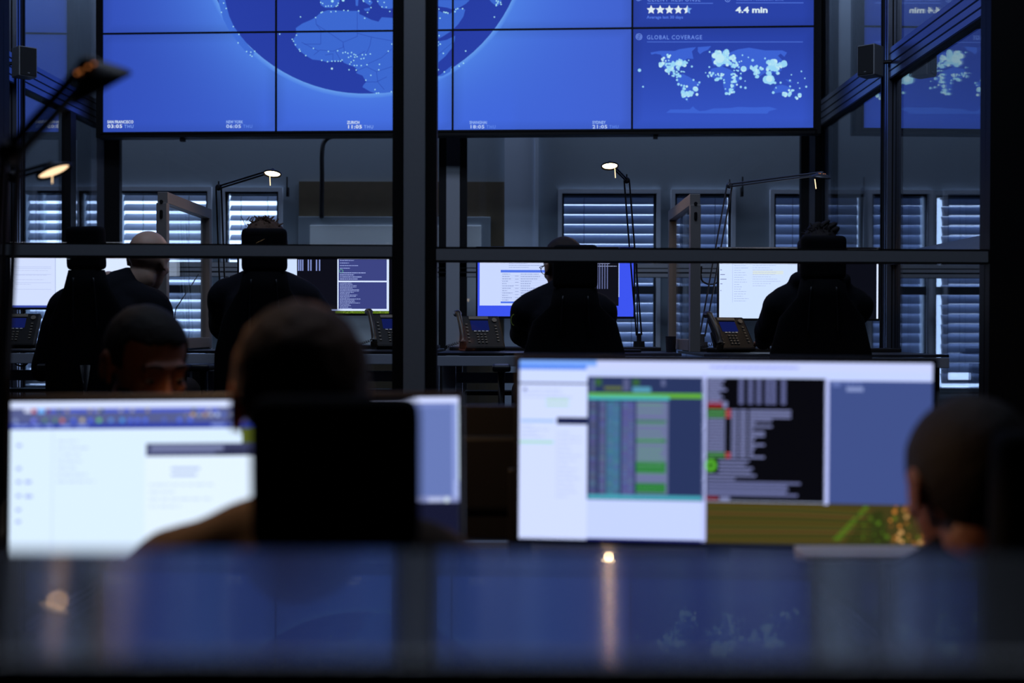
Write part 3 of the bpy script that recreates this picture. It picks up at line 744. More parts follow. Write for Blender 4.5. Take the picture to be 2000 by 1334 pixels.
# near monitors
def mL(cv):
    x0, x1, y0, y1 = 20, 896, 782, 1156
    cv.rect(x0, y0, x1, y1, (214, 234, 255)); cv.up()
    cv.rect(x0, y0, x1, 795, (210, 222, 255)); cv.rect(x0, 795, 640, 826, (84, 92, 140)); cv.rect(x0, 824, 640, 836, (46, 62, 160))
    cv.rect(472, 836, 660, 1156, (84, 94, 34)); cv.rect(66, 806, 148, 812, (110, 118, 160)); cv.up()
    r = random.Random(5)
    cv.rect(47, 796, 60, 803, (205, 212, 240)); cv.rect(62, 796, 69, 803, (220, 110, 110)); cv.rect(73, 795, 87, 804, (110, 180, 255)); cv.rect(89, 796, 95, 803, (130, 40, 70))
    x = 100
    while x < 425:
        c = r.choice([(70,90,220)]*6+[(150,155,190),(150,140,120),(56,80,60)]); cv.disc(x, 800, 3.6, c, 8); x += 7.5
    for k in range(9): cv.disc(352+12*k, 809, 4.2, [(90,100,140),(120,120,150),(190,160,110),(140,150,180),(180,150,110),(170,175,200),(170,190,240),(90,110,190),(140,150,190)][k], 10)
    for x, c in ((30,(130,145,190)),(65,(110,120,235)),(87,(90,130,100)),(107,(90,130,100)),(121,(190,110,80)),(143,(70,100,230)),(160,(190,180,150)),(176,(70,100,235)),(193,(110,190,120)),(216,(90,140,220)),(238,(70,150,235)),(254,(80,110,235)),(268,(80,110,235)),(283,(80,110,235)),(320,(80,100,190)),(350,(80,110,235)),(371,(80,110,235))): cv.disc(x, 819, 4.4, c, 10)
    for x, w in ((26,18),(46,9),(62,17),(88,14),(117,22),(148,24),(412,26),(444,10)): cv.rect(x, 827, x+w, 832, (120,140,215))
    cv.rect(285, 865, 640, 890, (60, 64, 100)); cv.rect(420, 876, 640, 889, (22, 24, 40)); cv.up()
    cv.rect(294, 870, 436, 879, (120, 128, 168)); cv.rect(288, 881, 420, 887, (84, 90, 130))
    cv.rect(283, 890, 640, 1156, (222, 238, 255)); cv.rect(102, 840, 104, 1070, (196, 214, 250)); cv.up()
    for y in (867, 912, 938, 965, 992, 1015): cv.rect(33, y-3, 42, y+3, (150, 165, 225))
    for y, w in ((938, 12), (966, 14)): cv.rect(50, y-3, 50+w, y+3, (150, 165, 225))
    lines(cv, 112, 200, 858, 942, 13, 3.4, (190, 205, 238), 21, 3)
    for y, xx in ((912, 390), (924, 384)): cv.rect(334, y, xx, y+5, (170, 186, 222))
    lines(cv, 292, 420, 944, 1000, 14, 3.5, (196, 212, 242), 22, 3)
    # window right of the chair
    cv.rect(640, 790, 893, 972, (100, 118, 178)); cv.rect(640, 774, 896, 790, (205, 215, 255)); cv.rect(640, 972, 900, 984, (130, 140, 190)); cv.rect(640, 984, 900, 1156, (22, 24, 48)); cv.up()
    cv.rect(640, 792, 880, 800, (112, 128, 190)); cv.rect(883, 790, 893, 972, (132, 148, 210)); cv.rect(836, 975, 864, 983, (178, 188, 226)); cv.disc(872, 979, 5.4, (205, 220, 235), 14); cv.rect(887, 942, 896, 976, (165, 180, 230))
def mR(cv):
    x0, x1, y0, y1 = 1018, 1813, 705, 1062
    cv.rect(x0, y0, x1, y1, (192, 206, 252)); cv.up()
    cv.rect(x0, y0, 1170, 718, (120, 165, 245)); cv.rect(x0, 716, 1150, 725, (84, 132, 235)); cv.rect(1170, y0, x1, 724, (196, 206, 252)); cv.rect(1390, 716, 1560, 719, (90, 105, 215))
    cv.rect(x0, 726, 1152, 750, (200, 214, 255)); cv.rect(x0, 751, 1152, 754, (30, 32, 60)); cv.rect(x0, 755, 1152, 1062, (204, 216, 255))
    cv.rect(1152, 738, 1380, 980, (40, 52, 92)); cv.rect(1383, 738, 1612, 978, (8, 8, 14)); cv.rect(1376, 730, 1384, 1060, (186, 196, 250))
    cv.rect(1618, 742, x1, 980, (62, 78, 134)); cv.rect(1610, 738, 1619, 982, (186, 196, 248)); cv.rect(1384, 979, x1, 1062, (62, 56, 26)); cv.rect(1019, 1056, 1384, 1062, (26, 30, 110)); cv.up()
    # left document
    cv.rect(1021, 824, 1088, 829, (150, 185, 250)); cv.rect(1019, 866, 1086, 871, (160, 215, 190)); cv.rect(1092, 819, 1152, 833, (28, 34, 74)); cv.rect(1070, 782, 1116, 788, (180, 215, 205)); cv.rect(1070, 793, 1116, 798, (180, 215, 205))
    lines(cv, 1022, 1086, 836, 862, 7, 2.2, (176, 190, 232), 31, 2); lines(cv, 1096, 1150, 848, 975, 9, 2.6, (184, 196, 236), 32, 2); lines(cv, 1024, 1130, 764, 780, 7, 2.4, (180, 192, 234), 33, 2)
    cv.rect(1026, 762, 1032, 768, (90, 100, 150)); cv.rect(1092, 845, 1093, 980, (180, 192, 236))
    # green terminal
    cv.rect(1154, 770, 1376, 779, (96, 170, 52)); cv.rect(1154, 775, 1312, 783, (70, 180, 190)); cv.rect(1154, 970, 1376, 978, (70, 160, 180))
    cv.rect(1157, 786, 1170, 970, (74, 80, 112)); cv.rect(1176, 786, 1188, 970, (84, 88, 128)); cv.rect(1190, 786, 1216, 970, (64, 112, 140)); cv.rect(1220, 786, 1244, 970, (84, 88, 140)); cv.rect(1248, 786, 1310, 968, (104, 112, 152))
    cv.rect(1160, 742, 1166, 768, (80,90,130)); cv.rect(1167, 742, 1180, 756, (52, 92, 56)); cv.rect(1185, 757, 1220, 764, (92, 104, 60)); cv.rect(1240, 758, 1276, 768, (84, 150, 180)); cv.rect(1240, 742, 1254, 756, (52, 92, 56)); cv.rect(1296, 742, 1304, 756, (90,98,140)); cv.rect(1222, 742, 1234, 766, (84,90,130)); cv.up()
    r = random.Random(41); y = 788
    while y < 966:
        for (xa, xb) in ((1157, 1170), (1176, 1188), (1192, 1202), (1205, 1214), (1222, 1231), (1234, 1242)):
            if r.random() < 0.75: cv.rect(xa+r.uniform(0, 2), y, xb-r.uniform(0, 3), y+2, (60+r.random()*30, 66+r.random()*60, 120+r.random()*50))
        y += 4
    for ya, yb in ((823, 827), (860, 866), (904, 926), (946, 965)): cv.rect(1248, ya, 1306, yb, (40, 120, 52))
    y = 790
    while y < 962:
        if r.random() < 0.6: cv.rect(1250, y, 1306-r.uniform(0, 10), y+2, (92, 146, 118))
        y += 5
    # black terminal
    TCc = (120, 126, 172)
    y = 740
    while y < 786:
        cv.rect(1386, y, 1386+r.uniform(20, 38), y+3.4, TCc)
        for xx in (1446, 1464, 1480, 1497, 1508, 1527): cv.rect(xx, y, xx+9, y+3.4, (104, 110, 160))
        y += 5
    cv.rect(1386, 784, 1415, 797, (130, 26, 30)); cv.rect(1416, 784, 1424, 797, TCc)
    y = 800; tt = 0
    while y < 892:
        e = 1386+r.uniform(110, 158) if tt < 3 else 1386+r.uniform(30, 38)
        g = tt < 3 or y > 880
        cv.rect(1386, y, 1386+34, y+3.6, (76, 140, 84) if g else TCc)
        if g: cv.rect(1421, y, 1431, y+3.6, (190, 80, 90))
        cv.rect(1432, y, 1444, y+3.6, TCc); cv.rect(1447, y, 1462, y+3.6, TCc)
        w = r.choice([8, 12, 30, 44]) if tt > 2 else 80
        cv.rect(1466, y, 1466+w, y+3.6, TCc); y += 6; tt += 1
    for k in range(12):
        a, c = 2*PI*k/12, 2*PI*(k+0.62)/12
        cv.poly([(1393+12*math.cos(a), 909+13*math.sin(a)), (1393+12*math.cos(c), 909+13*math.sin(c)), (1393+5*math.cos(c), 909+6*math.sin(c)), (1393+5*math.cos(a), 909+6*math.sin(a))], (90, 180, 50))
    cv.ring(1393, 909, 9.5, 5, (84, 172, 48), 16)
    for y, e in ((898, 1467), (905, 1460), (912, 1474), (919, 1470), (926, 1480), (933, 1440)): cv.rect(1408 if y < 920 else 1386, y, e, y+4, (110, 116, 160))
    for y, e in ((940, 1565), (946, 1540), (952, 1542), (958, 1538), (963, 1560)): cv.rect(1386, y, e, y+4, (104, 110, 156))
    cv.rect(1384, 969, 1408, 977, (110, 24, 32)); cv.rect(1411, 970, 1430, 977, TCc)
    for y, e in ((744, 1642), (749, 1640)): cv.rect(1624, y, e, y+4, (100, 116, 176))
    for xx in (1648, 1656, 1664, 1674): cv.rect(xx, 742, xx+5, 751, (90, 106, 166))
    cv.rect(1651, 754, 1683, 762, (130, 145, 195))
    # field wallpaper
    for k in range(9):
        cv.line([(1386, 984+9*k), (1560, 986+8.2*k), (1700, 992+7*k)], 3.0, [(84, 70, 24), (70, 74, 30), (96, 70, 34), (60, 66, 24)][k % 4])
    cv.poly([(1640, 1052), (1696, 985), (1688, 982), (1626, 1050)], (74, 108, 28)); cv.poly([(1690, 1000), (1720, 990), (1735, 1056), (1650, 1056)], (44, 50, 20))
    for k in range(60): cv.disc(r.uniform(1735, 1812), r.uniform(982, 1054), r.uniform(2, 5), r.choice([(190,120,50),(140,90,40),(90,100,30),(60,70,24),(200,150,90)]), 7)
    for k in range(30): cv.disc(r.uniform(1670, 1730), r.uniform(1000, 1054), r.uniform(2, 5), r.choice([(84,120,30),(60,84,24),(50,60,24)]), 7)
near_L = monitor('near wide monitor at left with a blank white page and browser bar', 20, 896, 779, 1153, 2.27, mL, roll=-0.010, tilt=-0.06, yaw=0.01, W_=0.797, H_=0.34, deskz=0.72)
near_R = monitor('near wide monitor at right showing black and green terminal windows', 1017, 1815, 707, 1060, 2.5, mR, roll=0.004, yaw=-0.09, W_=0.80, H_=0.354, deskz=0.72)
monitor('black back of a monitor standing between the two near screens', 640, 1390, 806, 1054, 2.72, None, yaw=PI, deskz=0.72, W_=0.80, H_=0.27)

# ------------------------------------------------------------------ desks
def desk(name, label, x0, x1, y0, y1, ztop, fz, group, beam=True):
    t = thing(name, label, 'desk', ((x0+x1)/2, (y0+y1)/2, fz), 0, group); hx = (x1-x0)/2; hy = (y1-y0)/2; z = ztop-fz
    b = B(); span(b, (-hx, -hy+0.004, z-0.012), (hx, hy, z), 0.002); obj('desk_top', b, M_desktop, t)
    b = B(); span(b, (-hx, -hy, z-0.06), (hx, -hy+0.03, z-0.014), 0.003); obj('front_edge', b, M_desk, t)
    b = B(); span(b, (-hx+0.02, hy-0.28, z), (hx-0.02, hy-0.02, z+0.018), 0.004); obj('rear_shelf', b, M_black, t)
    for sx in (-1, 1):
        for sy in (-1, 1):
            b = B(); box(b, (sx*(hx-0.05), sy*(hy-0.1), (z-0.06)/2), (0.06, 0.06, z-0.06), bev=0.003); obj('leg', b, M_desk, t)
    if beam:
        b = B(); span(b, (-hx+0.02, 0.0, z-0.155), (hx-0.02, 0.05, z-0.105), 0.003); obj('under_beam', b, M_desk, t)
        b = B(); span(b, (-hx+0.1, 0.1, z-0.22), (hx-0.1, 0.25, z-0.2), 0.003); obj('cable_tray', b, M_black, t)
    return t
G = 'long grey edged desks of the far row'
desk('desk', 'grey edged desk at far left with the white screen', -2.86, -1.60, 5.75, 6.68, 1.125, 0.36, G)
desk('desk', 'grey edged desk left of the centre post with the terminal screen', -1.50, -0.38, 5.75, 6.68, 1.125, 0.36, G)
desk('desk', 'grey edged desk right of the centre post with the blue bordered screen', -0.36, 0.74, 5.75, 6.68, 1.118, 0.36, G)
desk('desk', 'grey edged desk at far right ending beside the glass side wall', 0.84, 1.94, 5.75, 6.68, 1.115, 0.36, G)
desk('desk', 'dark near desk carrying the left white monitor', -1.15, 0.02, 1.98, 2.85, 0.72, 0.0, 'dark desks of the near row', False)
desk('desk', 'dark near desk carrying the right terminal monitor', 0.03, 1.25, 1.98, 2.85, 0.72, 0.0, 'dark desks of the near row', False)
# glossy counter in the foreground
t = thing('counter', 'glossy black counter in the foreground mirroring the blue video wall', 'counter', (0, 0.74, 0))
M_gloss = mat('polished_black_counter', (8, 9, 13), 0.09, spec=0.9)
nt = M_gloss.node_tree; pb = nt.nodes['Principled BSDF']
pb.inputs['Coat Weight'].default_value = 0.12; pb.inputs['Coat Roughness'].default_value = 0.015; pb.inputs['Roughness'].default_value = 0.20
pb.inputs['Anisotropic'].default_value = 0.93; pb.inputs['Specular IOR Level'].default_value = 1.0; pb.inputs['IOR'].default_value = 2.1
tv = nt.nodes.new('ShaderNodeCombineXYZ'); tv.inputs[1].default_value = 1.0
nt.links.new(tv.outputs[0], pb.inputs['Tangent'])   # brushed lengthwise
b = B(); span(b, (-1.5, -0.13, 1.028), (1.5, 0.17, 1.063), 0.003); obj('counter_top', b, M_gloss, t)
b = B(); span(b, (-1.48, -0.10, 0.06), (1.48, 0.12, 1.028), 0.004); obj('counter_front', b, M_black, t)
b = B(); span(b, (-1.46, -0.09, 0.0), (1.46, 0.10, 0.06)); obj('plinth', b, M_gasket, t)
# paper tray on the near desk
t = thing('document_tray', 'pale flat document tray under the right near monitor', 'tray', (at(1690, 1070, 2.25).x, 2.27, 0.72))
b = B(); span(b, (-0.115, -0.05, 0.0), (0.115, 0.05, 0.09), 0.004); obj('tray_body', b, M_black, t)
b = B(); span(b, (-0.11, -0.049, 0.091), (0.11, 0.05, 0.112), 0.003); obj('paper_stack', b, mat('white_paper', (215, 220, 235), 0.8), t)

# desk dividers on the far row
def divider(label, X, z, extra=0):
    t = thing('desk_divider', label, 'divider', (X, 5.7, 1.125), 0, 'framed glass dividers between the far desks')
    h = z-1.125; w = 0.046; ln = 0.82
    b = B(); box(b, (0, 0, (h-0.05)/2), (w, w, h-0.05), bev=0.002); f = obj('front_post', b, M_divf, t)
    b = B(); box(b, (0, -0.024, h-0.10), (0.013, 0.004, 0.035), bev=0.0055); obj('slot', b, M_gasket, f)
    b = B(); cyl(b, (0, -0.02, h-0.045), (0, -0.026, h-0.045), 0.008, n=14); obj('screw_hole', b, M_gasket, f)
    b = B(); box(b, (0, ln/2-w/2+0.02, h-0.025), (w, ln, 0.05), bev=0.002); obj('top_bar', b, M_divf, t)
    b = B(); box(b, (0, ln-w/2, (h-0.05)/2), (w, w, h-0.05), bev=0.002); obj('rear_post', b, M_divf, t)
    b = B(); box(b, (0, ln/2, 0.03), (w, ln-2*w, 0.05), bev=0.002); obj('bottom_bar', b, M_divf, t)
    b = B(); span(b, (-0.004, w/2, 0.05), (0.004, ln-w, h-0.05)); obj('glass_pane', b, M_glassF, t)
    return t
M_divf = mat('warm_grey_divider_frame', (150, 144, 142), 0.45, 0.3)
divider('framed glass divider on the left of the far desks beside the bald man', at(318, 500, 5.7).x, at(318, 375, 5.7).z)
divider('framed glass divider on the far desks right of the man in glasses', at(1357, 500, 5.7).x, at(1357, 379, 5.7).z)
# ------------------------------------------------------------------ desk lamps
M_lamp = mat('grey_lamp_metal', (96, 98, 106), 0.4, 0.6)
M_lampd = mat('dark_lamp_metal', (30, 30, 34), 0.45, 0.4)
M_glow = emit('warm_lamp_glow', (255, 214, 160), 14.0)
M_rod = emit('handle_painted_lamplight', (255, 214, 160), 2.2)  # handle rod emits, standing in for lamplight falling on it
def lamp(label, base, joint, head, nrm_, r, power, m, group, handle=True, hl=0.045, ar=0.0045, dome=0.42, glow=None, cone=2.9, side=(0, 1, 0), hd=(0, 0)):
    base, joint, head = Vector(base), Vector(joint), Vector(head)
    t = thing('desk_lamp', label, 'lamp', base, 0, group)
    J = joint-base; H = head-base
    b = B(); cyl(b, (0, 0, 0), (0, 0, 0.03), 0.03, 0.028, n=20); cyl(b, (0, 0, 0.03), (0, 0, 0.07), 0.012, n=12); obj('clamp_base', b, m, t)
    sd = Vector(side).normalized()*0.014
    d = J.cross(Vector((0, 1, 0))).normalized()*0.013
    for s in (-1, 1):
        b = B(); cyl(b, Vector((0, 0, 0.06))+d*s, J+d*s, 0.0042 if ar < 0.005 else 0.007, n=8); obj('lower_arm', b, m, t)
    b = B(); ball(b, J, 0.017*(ar/0.0045)**0.6, sub=2); cyl(b, J-sd*1.6, J+sd*1.6, 0.009, n=10); cyl(b, J, J+Vector((0, 0, 0.03)), 0.004, n=6); obj('joint', b, m, t)
    nn = Vector(nrm_).normalized(); HT = H-nn*r*dome*0.8
    d2 = (H-J).cross(Vector((0, 1, 0))).normalized()*0.006
    b = B(); cyl(b, J+d2*ar/0.0045, HT+d2*ar/0.0045, ar, n=8); cyl(b, J-d2*ar/0.0045, HT-d2*ar/0.0045, ar, n=8); ball(b, HT, ar*2.6, sub=2); obj('upper_arm', b, m, t)
    nn = Vector(nrm_).normalized()
    q = nn.to_track_quat('-Z', 'Y').to_matrix().to_4x4()
    Mx = Matrix.Translation(H) @ q
    b = B(); lathe(b, [(r*0.12, r*dome), (r*0.4, r*dome*0.86), (r*0.8, r*dome*0.34), (r, 0.002), (r, -0.005), (r*0.93, -0.005), (r*0.88, 0.004)], 36, Mx); sh = obj('lamp_shade', b, m, t, smooth=True)
    b = B(); lathe(b, [(r*0.84, 0.0035), (r*0.84, 0.001), (r*0.5, -0.001)], 28, Mx); obj('diffuser', b, glow or M_glow, t)
    if handle:
        hx = Vector((hd[0], 0, 0)); p = H+hx-Vector((0, 0, 0.012))
        b = B(); cyl(b, p, p+Vector((hd[1], 0, -hl)), 0.0022*hl/0.045, n=8); obj('handle', b, M_rod, t)
    if power:
        l = bpy.data.lights.new('lamp_light', 'SPOT'); l.energy = power; l.color = (1.0, 0.60, 0.30); l.spot_size = cone; l.spot_blend = 0.6 if cone > 2.5 else 0.06; l.shadow_soft_size = r*0.6
        o = bpy.data.objects.new('lamp_light', l); link(o, t); o.location = H+nn*0.02
        o.rotation_euler = nn.to_track_quat('-Z', 'Y').to_euler()
    return t
LG = 'thin armed lamps on the far desks'
lamp('lit desk lamp on the left of centre with arm reaching right over a worker', Vector((-1.49, 6.50, 1.143)), at(427, 366, 6.35), at(532, 339, 6.1), (-0.04, -0.3, -1), 0.043, 2.2, M_lampd, LG, hd=(-0.012, 0.002))
lamp('lit desk lamp above the man in glasses, arm leaning left', Vector((at(1248, 684, 6.5).x, 6.5, 1.118+0.018)), at(1224, 352, 6.45), at(1191, 324, 6.1), (0.02, -0.32, -1), 0.042, 2.2, M_lampd, LG, hd=(0.024, 0.003))
lamp('desk lamp at right seen edge on, arm reaching over the spiky haired worker', Vector((at(1360, 684, 6.5).x+0.03, 6.5, 1.115+0.018)), at(1425, 362, 6.4), at(1604, 345, 6.0), (-0.1, 0.25, -1), 0.044, 2.2, M_lamp, LG, hd=(-0.03, 0.006))
# lit lamp at left, nearer
t = lamp('large lit desk lamp disc near the left edge, tilted', Vector((at(-2, 700, 3.4).x, 3.4, 0.72)), at(24, 345, 3.35), at(105, 334, 3.3), (0.42, -0.03, -0.9), 0.047, 0.3, M_lampd, None, glow=emit('warm_soft_glow', (255, 214, 168), 1.5), hd=(-0.004, 0.0), hl=0.02)
b = B(); span(b, (-0.35, -0.25, -0.045), (0.35, 0.35, -0.0), 0.004)
# side table carrying that lamp
tt = thing('side_desk', 'small dark desk at left edge carrying the tilted lit lamp', 'desk', (at(-2, 700, 3.4).x-0.35, 3.45, 0))
b = B(); box(b, (0, 0, 0.70), (0.8, 0.55, 0.04), bev=0.003); obj('desk_top', b, M_desktop, tt)
for sx in (-1, 1):
    for sy in (-1, 1):
        b = B(); box(b, (sx*0.36, sy*0.23, 0.34), (0.05, 0.05, 0.68)); obj('leg', b, M_desk, tt)
# near black lamp
lamp('near black desk lamp at upper left with blurred double arm', Vector((at(-45, 700, 2.45).x+0.02, 2.45, 0.72)), at(22, 300, 2.1), at(198, 170, 1.95), (0.55, 0.38, -1), 0.050, 14.0, M_lampd, None, handle=False, ar=0.0075, dome=0.8, cone=1.93)
M_vent = emit('orange_vent_glow', (255, 150, 80), 0.55)
nl = [o for o in S.objects if o.name.startswith('desk_lamp') and not o.parent]
for o, rr_, nn_, cc in ((nl[-1], 0.050, (0.55, 0.38, -1), (-0.2, -0.7)), (nl[2], 0.044, (-0.1, 0.25, -1), (0.0, -0.5))):
    shd = [c for c in o.children if c.name.startswith('lamp_shade')][0]; gl = [c for c in o.children if c.name.startswith('lamp_light')][0]
    nv = Vector(nn_).normalized(); Hc = Vector(gl.location)-nv*0.02
    for k in range(4):
        qq = nv.to_track_quat('-Z', 'Y'); dm = 0.8 if rr_ > 0.048 else 0.42
        lc = qq.inverted() @ Vector((-0.75+0.42*k, -0.55, 0)); lc.z = 0; lc.normalize()
        b = B(); p = Hc+qq @ Vector((lc.x*rr_*0.42, lc.y*rr_*0.42, rr_*dm*0.86))
        ball(b, p, 0.0022*rr_/0.05, sub=2); obj('vent_slot', b, M_vent, shd)
# ------------------------------------------------------------------ desk phones
M_phone = mat('black_phone_plastic', (24, 23, 22), 0.5, spec=0.25)
M_pscreen = emit('blue_phone_display', (30, 42, 120), 0.45)
M_key = mat('phone_keys', (120, 112, 98), 0.5)
def phone(label, c, yaw, z):
    t = thing('desk_phone', label, 'phone', (c.x, c.y, z+0.002), yaw, 'black desk phones on the far desks')
    tilt = Matrix.Translation((0, 0, 0.085)) @ Matrix.Rotation(0.92, 4, 'X')
    b = B(); box(b, (0.03, 0, 0), (0.19, 0.19, 0.028), bev=0.009, M=tilt)
    box(b, (0.02, 0.05, 0.055), (0.12, 0.02, 0.09), rot=(-0.4, 0, 0), bev=0.004); box(b, (0.02, 0.01, 0.012), (0.17, 0.12, 0.022), bev=0.006); obj('phone_body', b, M_phone, t)
    b = B(); box(b, (0.02, 0.035, 0.0155), (0.085, 0.055, 0.004), M=tilt); obj('phone_display', b, M_pscreen, t)
    b = B(); box(b, (0.02, 0.078, 0.016), (0.095, 0.018, 0.006), bev=0.002, M=tilt); obj('top_panel', b, M_key, t)
    b = B()
    for i in range(4): box(b, (-0.008+0.019*i, 0.0, 0.016), (0.012, 0.006, 0.005), M=tilt)
    obj('soft_keys', b, mat('pale_soft_keys', (200, 200, 205), 0.4), t)
    b = B()
    for i in range(3):
        for j in range(4): box(b, (0.0+0.018*i, -0.02-0.015*j, 0.017), (0.010, 0.007, 0.006), bev=0.001, M=tilt)
    for j in range(6):
        box(b, (-0.045, 0.04-0.02*j, 0.017), (0.010, 0.006, 0.004), M=tilt); box(b, (0.095, 0.03-0.017*j, 0.017), (0.010, 0.006, 0.004), M=tilt)
    obj('keypad', b, M_key, t)
    b = B(); cyl(b, tilt @ Vector((0.095, 0.065, 0.012)), tilt @ Vector((0.095, 0.065, 0.02)), 0.012, n=16); obj('navigation_key', b, M_key, t)
    b = B()
    P = [tilt @ Vector(p) for p in ((-0.085, 0.10, 0.022), (-0.085, 0.075, 0.05), (-0.085, 0.02, 0.056), (-0.085, -0.03, 0.054), (-0.085, -0.08, 0.042), (-0.085, -0.10, 0.018))]
    tube(b, spline(P, 5), [0.016 if k < 6 or k > 19 else 0.012 for k in range(26)], 12); obj('handset', b, mat('handset_plastic', (52, 44, 36), 0.3), t, smooth=True)
    b = B(); pts = []
    for k in range(90):
        s = k/89; base = Vector((-0.09-0.05*math.sin(s*PI), -0.04+0.12*s, 0.03*(1-s)**2+0.014))
        pts.append(base+Vector((0, math.cos(k*1.3)*0.006, math.sin(k*1.3)*0.006)))
    tube(b, pts, 0.0016, 5); obj('handset_cord', b, M_phone, t, smooth=True)
phone('black desk phone at the far left edge with lit keys', at(22, 660, 6.05), 0.10, 1.125)
phone('black desk phone just left of the centre post, half hidden', at(757, 660, 6.0), 0.35, 1.125)
phone('black desk phone right of the centre post, left of the man in glasses', at(930, 660, 5.98), 0.30, 1.118)
phone('black desk phone beside the right desk divider with clear keypad', at(1418, 660, 5.98), 0.42, 1.115)
# small things on the desks
b = B(); cyl(b, (0, 0, 0), (0, 0, 0.075), 0.022, 0.026, n=16)
tag(obj('cup', b, mat('dark_cup', (40, 40, 50), 0.4)), 'small dark cup at the right end of the far desk behind the right divider', 'cup').location = (at(1310, 683, 6.1).x, 6.1, 1.118)
b = B(); box(b, (0, 0, 0.007), (0.11, 0.07, 0.014), bev=0.004)
tag(obj('mouse_pad', b, M_black), 'flat black pad on the desk right of the man in glasses', 'pad').location = (at(1228, 683, 5.95).x, 5.95, 1.118)
b = B(); tube(b, spline([at(1244, 515, 6.7), at(1244, 560, 6.72), at(1245, 620, 6.72), at(1245, 683, 6.7)], 6), 0.0035, 6)
tag(obj('hanging_cable', b, M_black), 'thin black cable hanging right of the blue bordered screen', 'cable')
b = B(); tube(b, spline([at(30, 690, 6.3), at(26, 700, 6.2), at(32, 712, 6.1), at(48, 714, 6.1), at(60, 702, 6.15), at(75, 688, 6.3)], 6), 0.004, 6)
tag(obj('looped_cable', b, M_black), 'looped thin cable hanging under the far left desk', 'cable')
b = B(); tube(b, spline([at(388, 535, 6.75), at(372, 560, 6.75), at(352, 590, 6.75), at(342, 612, 6.75), at(340, 680, 6.7)], 6), 0.003, 6)
tag(obj('trailing_cable', b, M_black), 'thin cable running diagonally behind the bald man', 'cable')
b = B(); tube(b, spline([at(1370, 520, 6.6), at(1370, 545, 6.6), at(1380, 554, 6.6), at(1392, 555, 6.6), at(1404, 551, 6.6)], 6), 0.005, 6)
tag(obj('monitor_cable', b, M_black), 'black cable curling beside the right divider into the white screen', 'cable')
# pedestal cabinet seen left of the near man's head
t = thing('pedestal_cabinet', 'low grey cabinet with shelves under the far desks, left of the near head', 'cabinet', (at(412, 760, 7.0).x, 7.0, 0.36))
b = B(); z1 = at(405, 722, 7.0).z-0.36
for p0, p1 in (((-0.13, -0.2, 0), (-0.10, 0.2, z1)), ((0.10, -0.2, 0), (0.13, 0.2, z1)), ((-0.13, -0.2, z1), (0.13, 0.2, z1+0.03)), ((-0.1, 0.17, 0), (0.1, 0.2, z1))): span(b, p0, p1)
obj('carcass', b, M_desk, t)
for z in (0.15, 0.3): b = B(); span(b, (-0.1, -0.19, z), (0.1, 0.17, z+0.015)); obj('shelf', b, M_desk, t)
